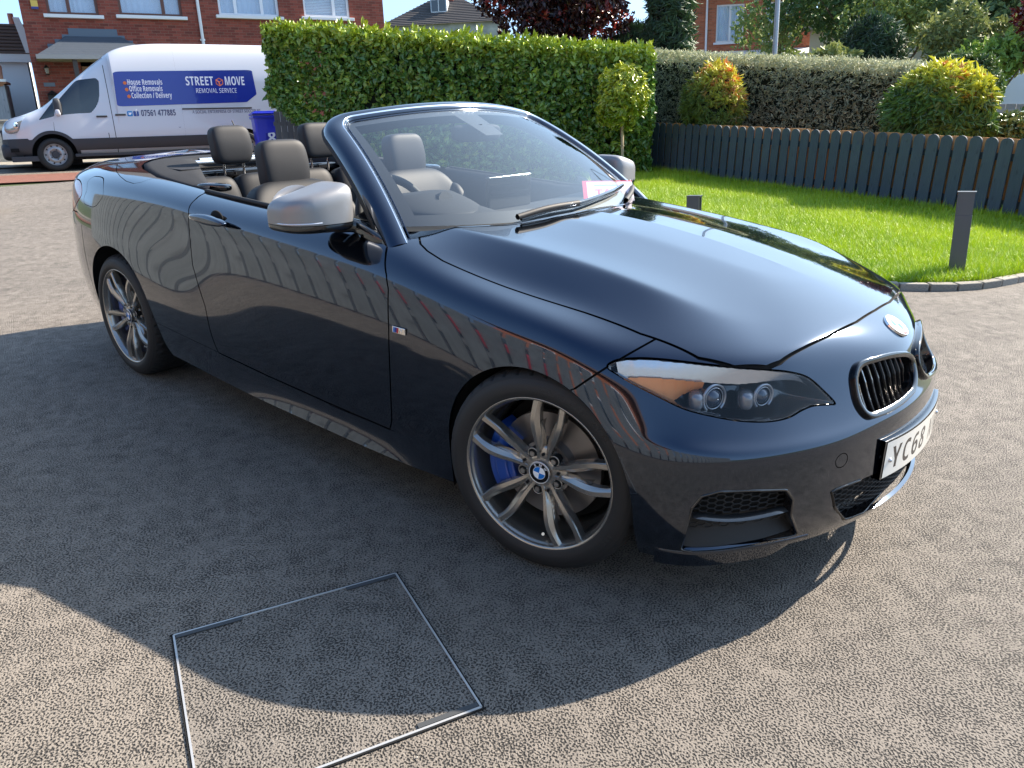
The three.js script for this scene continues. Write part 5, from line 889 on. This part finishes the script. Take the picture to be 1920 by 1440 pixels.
    const rim = part('rim', [lathe([[.2425, -.016], [.2435, -.006], [.2405, -.001], [.2345, -.004], [.2315, -.012], [.2265, -.022], [.2235, -.04], [.2215, -.09], [.214, -.12], [.212, -.19]], 96)], C.rim, w); rim.material.side = THREE.DoubleSide;
    // double spokes with a sloped inner facet
    const blade = (s) => { const rows = 16, sec = [[-.5, -1], [-.5, -.34], [-.26, -.05], [-.18, 0], [.40, 0], [.5, -.12], [.5, -1]]; return toCreasedNormals(grid(rows, sec.length - 1, (u, v) => { const r = lerp(.040, .234, u), q = sec[Math.round(v * (sec.length - 1))], c = lerp(.0125, .0385, smooth(0, .8, u)) + .004 * Math.sin(u * Math.PI), wd = lerp(.017, .0235, smooth(.1, .5, u)) + .003 * smooth(.8, 1, u), zf = -.030 + .020 * smooth(0, .7, u) + .004 * Math.sin(u * 3.1), dp = lerp(.034, .030, u); const g = q[0] === -.5 ? .006 * Math.sin(clamp((u - .15) / .7) * Math.PI) : 0; return [s * (c + q[0] * wd - g), r, zf + q[1] * dp]; }).toNonIndexed(), .55); };
    const inner = s => toCreasedNormals(grid(10, 4, (u, v) => { const r = lerp(.05, .165, u), q = [[-1, -.010], [-.3, .0], [.3, .003], [1, -.006], [1, -.03]][Math.round(v * 4)], c = lerp(.006, .020, u), wd = .010 * Math.sin(Math.PI * clamp(u * .9 + .1)); return [s * (c + q[0] * wd), r, -.034 + .010 * u + q[1]]; }).toNonIndexed(), .5);
    for (let k = 0; k < 5; k++) { const a = k * 2 * Math.PI / 5, L = []; for (const s of [1, -1]) { const b = blade(s), i = inner(s); if (s < 0) { for (const g of [b, i]) { const p = g.attributes.position; } } L.push(b, i); } L.push(superell(.028, .03, .016, .8, .8).translate(0, .055, -.046)); const sp = part('spoke', merge(L).rotateZ(a), C.rim, w); sp.material.side = THREE.DoubleSide; part('spoke_hole', new THREE.CylinderGeometry(.0048, .0048, .004, 12).rotateX(Math.PI / 2).translate(0, .060, -.0265).rotateZ(a), C.void, sp); }
    part('hub', [new THREE.LatheGeometry([[.001, -.030], [.044, -.030], [.050, -.032], [.060, -.040], [.070, -.055], [.074, -.075]].map(p => new THREE.Vector2(...p)), 48).rotateX(Math.PI / 2)], C.rim, w);
    for (let k = 0; k < 5; k++) { const a = (k + .5) * 2 * Math.PI / 5, bx = -Math.sin(a) * .060, by = Math.cos(a) * .060, b = part('wheel_bolt', [new THREE.CylinderGeometry(.0155, .0155, .03, 20).rotateX(Math.PI / 2).translate(bx, by, -.047)], C.void, w); part('bolt_head', new THREE.CylinderGeometry(.0085, .0085, .01, 6).rotateX(Math.PI / 2).translate(bx, by, -.031), C.steel, b); part('bolt_rim', new THREE.TorusGeometry(.0158, .002, 6, 24).translate(bx, by, -.033), C.rim, b); }
    { const [g, f, m] = disc(.034, .010, RB); const c = part('hub_cap', g.translate(0, 0, -.026), C.gloss, w); part('roundel', f.translate(0, 0, -.026), m, c); part('cap_ring', new THREE.TorusGeometry(.0345, .0018, 8, 40).translate(0, 0, -.022), C.chrome, c); }
    part('brake_disc', [new THREE.CylinderGeometry(.168, .168, .022, 56).rotateX(Math.PI / 2).translate(0, 0, -.10), new THREE.CylinderGeometry(.085, .095, .05, 40).rotateX(Math.PI / 2).translate(0, 0, -.085)], std([.28, .26, .25], .38, .9), w);
    const arc = (a0, a1, r0, r1, z0, z1) => { const s = new THREE.Shape(); s.absarc(0, 0, r1, a0, a1, false); s.absarc(0, 0, r0, a1, a0, true); return new THREE.ExtrudeGeometry(s, { depth: z1 - z0, bevelEnabled: true, bevelSize: .006, bevelThickness: .006, bevelSegments: 2, curveSegments: 20 }).translate(0, 0, z0); };
    const ca = part('brake_caliper', [arc(2.55, 3.75, .115, .188, -.135, -.062)], C.caliper, w); ca.userData.fixed = true; part('caliper_rib', [arc(2.7, 3.6, .135, .165, -.062, -.056)], C.caliper, ca);
    part('backplate', new THREE.CircleGeometry(.2, 40).translate(0, 0, -.15), C.void, w);
    part('valve', rod([.05, -.205, -.035], [.05, -.19, -.012], .005, 8), C.chrome, w);
    return w;
  }
  const spin = (w, a) => { for (const c of w.children) if (c.name !== 'brake_caliper') c.rotation.z = a; return w; };
  const fr = spin(wheel(.3186, .225), -.157); fr.position.set(.020, .3186, .861); fr.rotation.y = .197; car.add(fr);
  const rr = spin(wheel(.3144, .245), .60); rr.position.set(-2.69, .3144, .868); car.add(rr);
  const fl = fr.clone(); fl.position.set(-.02, .3186, -.861); fl.rotation.y = Math.PI + .197; car.add(fl);
  const rl = rr.clone(); rl.position.set(-2.69, .3144, -.868); rl.rotation.y = Math.PI; car.add(rl);
}
// ---------- white van across the street ----------
const FONT = await new FontLoader().loadAsync('fonts/droid/droid_sans_bold.typeface.json');
const FONTR = await new FontLoader().loadAsync('fonts/droid/droid_sans_regular.typeface.json');
const VM = { white: phys([.60, .62, .66], .3, 0, { clearcoat: .8, clearcoatRoughness: .05 }), black: std([.035, .038, .045], .6), glass: phys([.02, .025, .03], .03, 0, { clearcoat: 1 }), blue: phys([.012, .03, .30], .25, 0, { clearcoat: .7 }), txt: std([.85, .86, .9], .5), ink: std([.05, .06, .14], .5), orange: std([.75, .18, .04], .5), steel: std([.35, .36, .37], .4, .7), cyan: std([.02, .22, .55], .5), navy: std([.03, .08, .30], .5) };
function words(t, x, y, h, w, mat, name, parent, font = FONT) {          // raised lettering fitted to a width
  const g = new TextGeometry(t, { font, size: 1, depth: .01, curveSegments: 3, bevelEnabled: false }); g.computeBoundingBox(); const b = g.boundingBox, cap = .72;
  g.translate(-b.min.x, 0, 0); g.scale(w / (b.max.x - b.min.x), h / cap, .3); g.translate(x, y, y < .9 ? -.006 : .001); return part(name, g, mat, parent);
}
function makeVan(name, label, pos, turn, lettered) {
  const t = thing(name, label, 'van', pos, turn);
  const top = [[-.82, .50], [-.80, .72], [-.76, .90], [-.66, 1.0], [-.39, 1.09], [-.05, 1.22], [.3, 1.47], [.75, 1.83], [1.15, 2.13], [1.4, 2.28], [1.7, 2.375], [2.1, 2.42], [2.8, 2.435], [4.0, 2.435], [4.8, 2.425], [5.02, 2.40], [5.06, 2.2]];
  const pl = (T, x) => { if (x <= T[0][0]) return T[0][1]; for (let i = 0; i < T.length - 1; i++) if (x <= T[i + 1][0]) return lerp(T[i][1], T[i + 1][1], (x - T[i][0]) / (T[i + 1][0] - T[i][0])); return T[T.length - 1][1]; };
  const spline = new THREE.CatmullRomCurve3(top.map(p => V3(p[0], p[1], 0)), false, 'centripetal'), half = [[-.82, .50], [-.78, .66], [-.70, .80], [-.55, .89], [-.3, .955], [.1, .99], [.6, 1.0], [6, 1.0]], bot = [[-.82, .26], [-.4, .22], [.5, .26], [5, .28]];
  const P = (u, v) => { const q = spline.getPoint(u), w = pl(half, q.x), b = pl(bot, q.x), c = (q.y + b) / 2, h = (q.y - b) / 2, a = -Math.PI * .5 + v * Math.PI * 2, n = 2 / lerp(4, 8, smooth(-.6, .8, q.x)), pw = (k, e) => Math.sign(k) * Math.pow(Math.abs(k), e), zz = w * pw(Math.cos(a), n), yy = c + h * pw(Math.sin(a), lerp(n, .42, .5)), tum = 1 - .10 * smooth(1.5, 2.5, yy) * (1), nar = q.x < 1.3 ? 1 - .12 * smooth(1.0, 2.0, yy) : 1 - .12 * smooth(1.0, 2.0, yy) * 0; return [q.x, yy, -1 + zz * tum * nar]; };
  const m = { P: [], N: [], C: [], ix: [] }, nu = 220, nv = 150, g0 = grid(nu, nv, P), gp = g0.attributes.position.array, gn = g0.attributes.normal.array;
  for (let i = 0; i < gp.length; i++) { m.P.push(gp[i]); m.N.push(-gn[i]); m.C.push(0); }
  for (let i = 0; i < nu; i++) for (let j = 0; j < nv; j++) { const a = i * (nv + 1) + j, b = a + nv + 1; m.ix.push(a, b + 1, b, a, a + 1, b + 1); }
  { const k = (50 * (nv + 1) + 37) * 3; if (m.N[k + 2] * (m.P[k + 2] + 1) < 0) { for (let i = 0; i < m.N.length; i++) m.N[i] = -m.N[i]; for (let i = 0; i < m.ix.length; i += 3) { const q = m.ix[i + 1]; m.ix[i + 1] = m.ix[i + 2]; m.ix[i + 2] = q; } } }
  const near = z => z > -1;
  const win = polySDF(rounded([[.20, 1.04], [.26, 1.30], [.66, 1.70], [1.02, 1.74], [1.07, 1.68], [.99, 1.17], [.86, 1.11]], .15)), tri = polySDF([[-.12, .96], [.20, 1.32], [.17, 1.03]]);
  const winF = (x, y, z) => z > -.35 || z < -1.65 ? Math.min(win(x, y), tri(x, y)) : 1, scr = polySDF([[-.02, -.93], [-.08, -1], [-.02, -1.07]]);
  const screenF = (x, y, z) => { const w = Math.abs(z + 1), lim = .82 - .10 * (x - 0) ; return x < -.02 || x > 1.22 || y < 1.18 ? 1 : Math.max(w - lim, -.5) + (0); };
  const arch = (x, y, z) => z < -.4 && z > -1.6 ? 1 : Math.min(Math.hypot(x - .055, y - .31) - .395, Math.hypot(x - 3.75, y - .31) - .395);
  const clad = (x, y, z) => { const top = x < -.35 ? .63 : .60, a = Math.hypot(x - .055, y - .31) - .455, band = Math.max(y - top, (x < -.3 ? -1 : .385 - y)); return Math.min(band, y > .2 ? Math.max(a, -1) : 1); };
  let b = clip(m, (...a) => -arch(...a)); const glass = clip(b, winF, 0); b = clip(b, (...a) => -winF(...a)); const scn = clip(b, screenF, 0); b = clip(b, (...a) => -screenF(...a));
  const cl = clip(b, clad); b = clip(b, (...a) => -clad(...a));
  const grooves = (x, y, z) => { if (z < -.25) return 1; let d = 1; const xs = [[1.19, .3, 2.0], [1.05, .3, .72], [2.53, .3, 2.36]]; for (const [q, y0, y1] of xs) { const xx = q === 1.05 ? 1.05 + (y - .3) * .05 : q; if (y > y0 && y < y1) d = Math.min(d, Math.abs(x - xx) - .007); } if (x < .35 && x > .02 && y > .62 && y < 1.0) d = Math.min(d, Math.abs(x - (.12 + (y - .8) * (y - .8) * 1.2)) - .006); return d; };
  part('body', geoOf(clip(b, (...a) => -grooves(...a))), VM.white, t); part('inner_shell', geoOf(b, -.02), C.void, t);
  part('side_window', geoOf(clip(glass, (x, y, z) => -1 - z), -.006), VM.glass, t); part('side_window', geoOf(clip(glass, (x, y, z) => z + 1), -.006), VM.glass, t); part('windscreen', geoOf(scn, -.004), VM.glass, t); part('cladding', geoOf(cl, .012), VM.black, t);
  part('bumper', [superell(.16, .17, .82, .5, .35).translate(-.70, .40, -1), box(.5, .1, .04, -.45, .25, -.08, .01)], VM.black, t);
  part('grille', [box(.03, .22, 1.0, -.80, .70, -1, .01), box(.04, .05, .9, -.81, .78, -1, .01)], VM.black, t);
  for (const z of [-.13, -1.87]) { const s = z > -1 ? 1 : -1, h = part('headlight', superell(.24, .14, .055, .8, .8, 24, 14, q => [q[0], q[1] + q[0] * .28, q[2]]).rotateY(s * .42).translate(-.50, .89, z), phys([.30, .33, .38], .1, .7, { clearcoat: 1 }), t); part('reflector', superell(.05, .06, .02, .8, .8).rotateY(s * .42).translate(-.52, .88, z + s * .055), C.chrome, h); }
  part('fog_recess', box(.14, .07, .03, -.62, .42, -.12), C.void, t);
  for (const s of [1, -1]) { const z = s > 0 ? .06 : -2.06, mr = part('wing_mirror', superell(.07, .16, .09, .6, .6).translate(.25, 1.2, z), VM.black, t); part('shell', superell(.05, .07, .085, .6, .6).translate(.24, 1.10, z + s * .012), VM.white, mr); }
  part('door_handle', [box(.2, .035, .03, 1.0, 1.01, .008, .012), box(.2, .035, .03, 1.345, 1.035, .008, .012)], VM.black, t); part('door_rail', box(1.42, .03, .025, 3.24, 1.125, .004, .008), VM.black, t);
  part('sill_strip', [box(3.4, .06, .05, 2.1, .285, -.03, .01)], VM.black, t); part('wiper', rod([-.06, 1.20, -.5], [-.02, 1.25, -1.1], .012, 6), VM.black, t);
  for (const x of [.055, 3.75]) for (const z of [-.13, -1.87]) {
    const s = z > -1 ? 1 : -1, w = new THREE.Group(); w.name = 'wheel'; w.position.set(x, .315, z); t.add(w); if (s < 0) w.rotation.y = Math.PI;
    part('tyre', new THREE.LatheGeometry(crv([[.2, -.1], [.205, .085], [.24, .105], [.285, .098], [.31, .07], [.315, -.1]], 30, false).map(p => new THREE.Vector2(p[0], p[1])), 40).rotateX(Math.PI / 2), C.rubber, w);
    part('rim', new THREE.LatheGeometry([[.205, .08], [.195, .085], [.185, .05], [.15, .045], [.135, .075], [.10, .07], [.06, .04], [.01, .04]].map(p => new THREE.Vector2(...p)), 40).rotateX(Math.PI / 2), VM.steel, w).material.side = THREE.DoubleSide;
    for (let k = 0; k < 10; k++) part('vent_hole', new THREE.CylinderGeometry(.014, .014, .02, 8).rotateX(Math.PI / 2).translate(.168 * Math.cos(k * .628), .168 * Math.sin(k * .628), .045), C.void, w);
    part('hub', [new THREE.CylinderGeometry(.06, .07, .05, 20).rotateX(Math.PI / 2).translate(0, 0, .06), ...Array.from({ length: 5 }, (_, k) => new THREE.CylinderGeometry(.013, .013, .03, 6).rotateX(Math.PI / 2).translate(.09 * Math.cos(k * 1.257), .09 * Math.sin(k * 1.257), .07))], VM.black, w);
  }
  part('underbody', box(5, .12, 1.7, 2, .26, -1), C.void, t); part('wheel_well', [box(.9, .7, 1.4, .06, .45, -1), box(.9, .7, 1.4, 3.75, .45, -1)], C.void, t);
  if (!lettered) return t;
  const z0 = .004, dec = new THREE.Group();
  const blue = part('sign_panel', extrude(rounded([[1.31, 1.19], [1.34, 1.85], [4.05, 1.89], [4.09, 1.40], [3.86, 1.24]], .06), .003, 0), VM.blue, t);
  [['House Removals', 1.575, 1.60, .65], ['Office Removals', 1.59, 1.475, .62], ['Collection / Delivery', 1.61, 1.345, .76]].forEach(([s, x, y, w]) => { words(s, x, y, .075, w, VM.txt, 'lettering', blue); part('bullet', new THREE.CylinderGeometry(.033, .033, .006, 20).rotateX(Math.PI / 2).translate(x - .05, y + .035, .005), VM.orange, blue); });
  words('STREET', 2.68, 1.585, .125, .55, VM.txt, 'lettering', blue); words('MOVE', 3.465, 1.585, .125, .40, VM.txt, 'lettering', blue); words('REMOVAL SERVICE', 2.86, 1.435, .065, .82, VM.txt, 'lettering', blue, FONTR);
  const hex = Array.from({ length: 6 }, (_, k) => [3.35 + .085 * Math.cos(k * 1.0472 + .5236), 1.648 + .085 * Math.sin(k * 1.0472 + .5236)]), hin = hex.map(([x, y]) => [3.35 + (x - 3.35) * .78, 1.648 + (y - 1.648) * .78]);
  part('emblem', [extrude(hex, .006, 0, 1, [hin]), rod([3.35, 1.648, .005], [3.35, 1.57, .005], .006, 5), rod([3.35, 1.648, .005], [3.42, 1.69, .005], .006, 5), rod([3.35, 1.648, .005], [3.28, 1.69, .005], .006, 5), rod([3.32, 1.615, .005], [3.34, 1.66, .005], .006, 5)], VM.orange, blue);
  words('07561 477885', 1.73, 1.0, .085, .66, VM.ink, 'lettering', t); words('streetmove@streetsoccerni.org', 1.25, .785, .062, 1.2, VM.ink, 'lettering', t, FONTR); words('A SOCIAL ENTERPRISE OF STREET SOCCER NI', 2.72, 1.03, .045, 1.4, VM.ink, 'lettering', t, FONTR);
  part('bird_icon', [extrude(rounded([[1.47, 1.0], [1.57, 1.0], [1.57, 1.1], [1.47, 1.1]], .2), .004)], VM.cyan, t); part('bird', extrude([[1.485, 1.03], [1.53, 1.025], [1.555, 1.065], [1.545, 1.075], [1.525, 1.07], [1.49, 1.07], [1.505, 1.045]], .003).translate(0, 0, .004), VM.txt, t);
  part('letter_icon', extrude(rounded([[1.585, 1.0], [1.685, 1.0], [1.685, 1.1], [1.585, 1.1]], .2), .004), VM.navy, t); words('f', 1.625, 1.005, .09, .045, VM.txt, 'letter', t);
  return t;
}
plumb(makeVan('white_van', 'white high-roof panel van with blue removal-service sign parked across the street', [-15.99, 0, -3.52], wallRot, true));
makeVan('white_van', 'white van seen from its front at the far right edge behind the grey fence', [-4.05, -.25, -18.3], .72, false);
// ---------- recessed manhole cover in the drive ----------
{
  const A = V3(-.51, 0, 1.74), B = V3(-.28, 0, 1.16), ry = -Math.atan2(B.z - A.z, B.x - A.x), L = A.distanceTo(B), W = .615;
  const t = thing('manhole_cover', 'square recessed manhole cover filled with tarmac and edged in thin steel', 'manhole cover', [A.x, 0, A.z], ry);
  const m = M.tarmac.clone(); m.vertexColors = false; m.color.setRGB(.80, .79, .78);
  const g = grid(1, 1, (u, v) => [u * L, .003, v * W]), uv = g.attributes.uv; for (let i = 0; i < uv.count; i++) uv.setXY(i, uv.getX(i) * L / 1.4 + .3, uv.getY(i) * W / 1.4 + .1);
  { const ix = g.index.array; for (let i = 0; i < ix.length; i += 3) { const k = ix[i + 1]; ix[i + 1] = ix[i + 2]; ix[i + 2] = k; } g.computeVertexNormals(); }
  part('infill', g, m, t);
  const steel = std([.50, .50, .49], .45, .6), dk = std([.05, .055, .06], .6, .2);
  for (const [w, d, x, z] of [[L, .005, L / 2, 0], [L, .006, L / 2, W], [.005, W, 0, W / 2], [.005, W, L, W / 2]]) part('frame_bar', box(w, .003, d, x, .0048, z), steel, t);
  for (const [w, d, x, z] of [[L + .02, .004, L / 2, -.005], [L + .02, .004, L / 2, W + .005], [.004, W, -.005, W / 2], [.004, W, L + .005, W / 2]]) part('joint', box(w, .002, d, x, .0035, z), C.void, t);
  for (const [w, d, x, z] of [[.17, .014, .09, .011], [.15, .014, L - .08, .011], [.15, .014, L - .08, W - .011]]) part('corner_plate', box(w, .003, d, x, .006, z), dk, t);
}
// ---------- what stands behind the photographer and shows in the paintwork ----------
{
  const f = thing('boundary_fence', 'grey round-topped picket fence mirrored in the side of the black car', 'fence', [-9.5, 0, 2.62]), r = rng(77), W = .20;
  const pts = [[-W / 2, 0], [W / 2, 0], [W / 2, 1.35]]; for (let i = 1; i < 8; i++) { const a = i / 8 * Math.PI; pts.push([Math.cos(a) * W / 2, 1.35 + Math.sin(a) * W / 2 * .5]); } pts.push([-W / 2, 1.35]);
  const g = extrude(pts, .02), mats = [0, 1, 2].map(k => { const m = M.greyBoard[k].clone(); m.color.setRGB(.15 + .01 * k, .17 + .01 * k, .18 + .01 * k); return m; });
  for (let i = 0; i < 62; i++) { const p = part('picket', g, mats[i % 3], f); p.position.set(i * .243, .04, 0); p.rotation.z = (r() - .5) * .01; }
  part('rail', [box(14.4, .09, .04, 7.1, .4, .03), box(14.4, .09, .04, 7.1, 1.1, .03)], M.greyBoard[0], f);
  const h = thing('facing_house', 'orange brick house mirrored in the headlamp of the black car', 'house', [-1, 0, 9.5]);
  part('wall', uvMetres(clean(box(11, 5.4, 7, 0, 2.7, 3.5))), M.brickOrange, h); part('roof', extrude([[-.5, 5.3], [3.5, 8.2], [7.5, 5.3]], 11.6).rotateY(-Math.PI / 2).translate(5.8, 0, 0), M.tileBrown, h);
  for (const x of [-3.4, 0, 3.4]) for (const y of [.9, 3.3]) { const w = part('window', box(1.7, 1.3, .06, x, y + .65, -.01), M.upvc, h); part('pane', box(1.5, 1.1, .06, x, y + .65, -.02), M.glassDark, w); }
  // red hatchback beyond that fence
  const c = thing('red_hatchback', 'red hatchback mirrored between the pickets in the black door', 'car', [-3.6, 0, 4.9], .03), red = phys([.42, .012, .03], .3, .1, { clearcoat: 1 });
  part('body', superell(2.0, .38, .85, .35, .35, 48, 24).translate(0, .68, 0), red, c); part('cabin', superell(1.15, .40, .70, .6, .45, 40, 24).translate(.15, 1.12, 0), M.glassDark, c); part('roof', superell(.85, .06, .62, .5, .5).translate(.15, 1.49, 0), red, c);
  for (const x of [-1.25, 1.25]) for (const z of [-.76, .76]) part('wheel', new THREE.CylinderGeometry(.31, .31, .2, 24).rotateX(Math.PI / 2).translate(x, .31, z), C.rubber, c);
}
// ---------- odd bits on the tarmac ----------
{
  const g = (() => { const q = new THREE.DodecahedronGeometry(.004, 0); q.scale(1, .6, 1); return clean(q); })();
  const n = 420, o = foliage(null, 'grit', g, std([1, 1, 1], .9), n, 91, r => ({ p: [-4 + 6.5 * r(), .002, -2.6 + 6 * r()], dir: [r() - .5, 1, r() - .5], s: .4 + .9 * r() * r(), c: r() > .9 ? [.5, .48, .42] : [.22, .20, .18] }));
  tag(o, 'loose pale grit scattered over the tarmac drive', 'grit', null, 'stuff');
}
renderer.render(scene, camera);
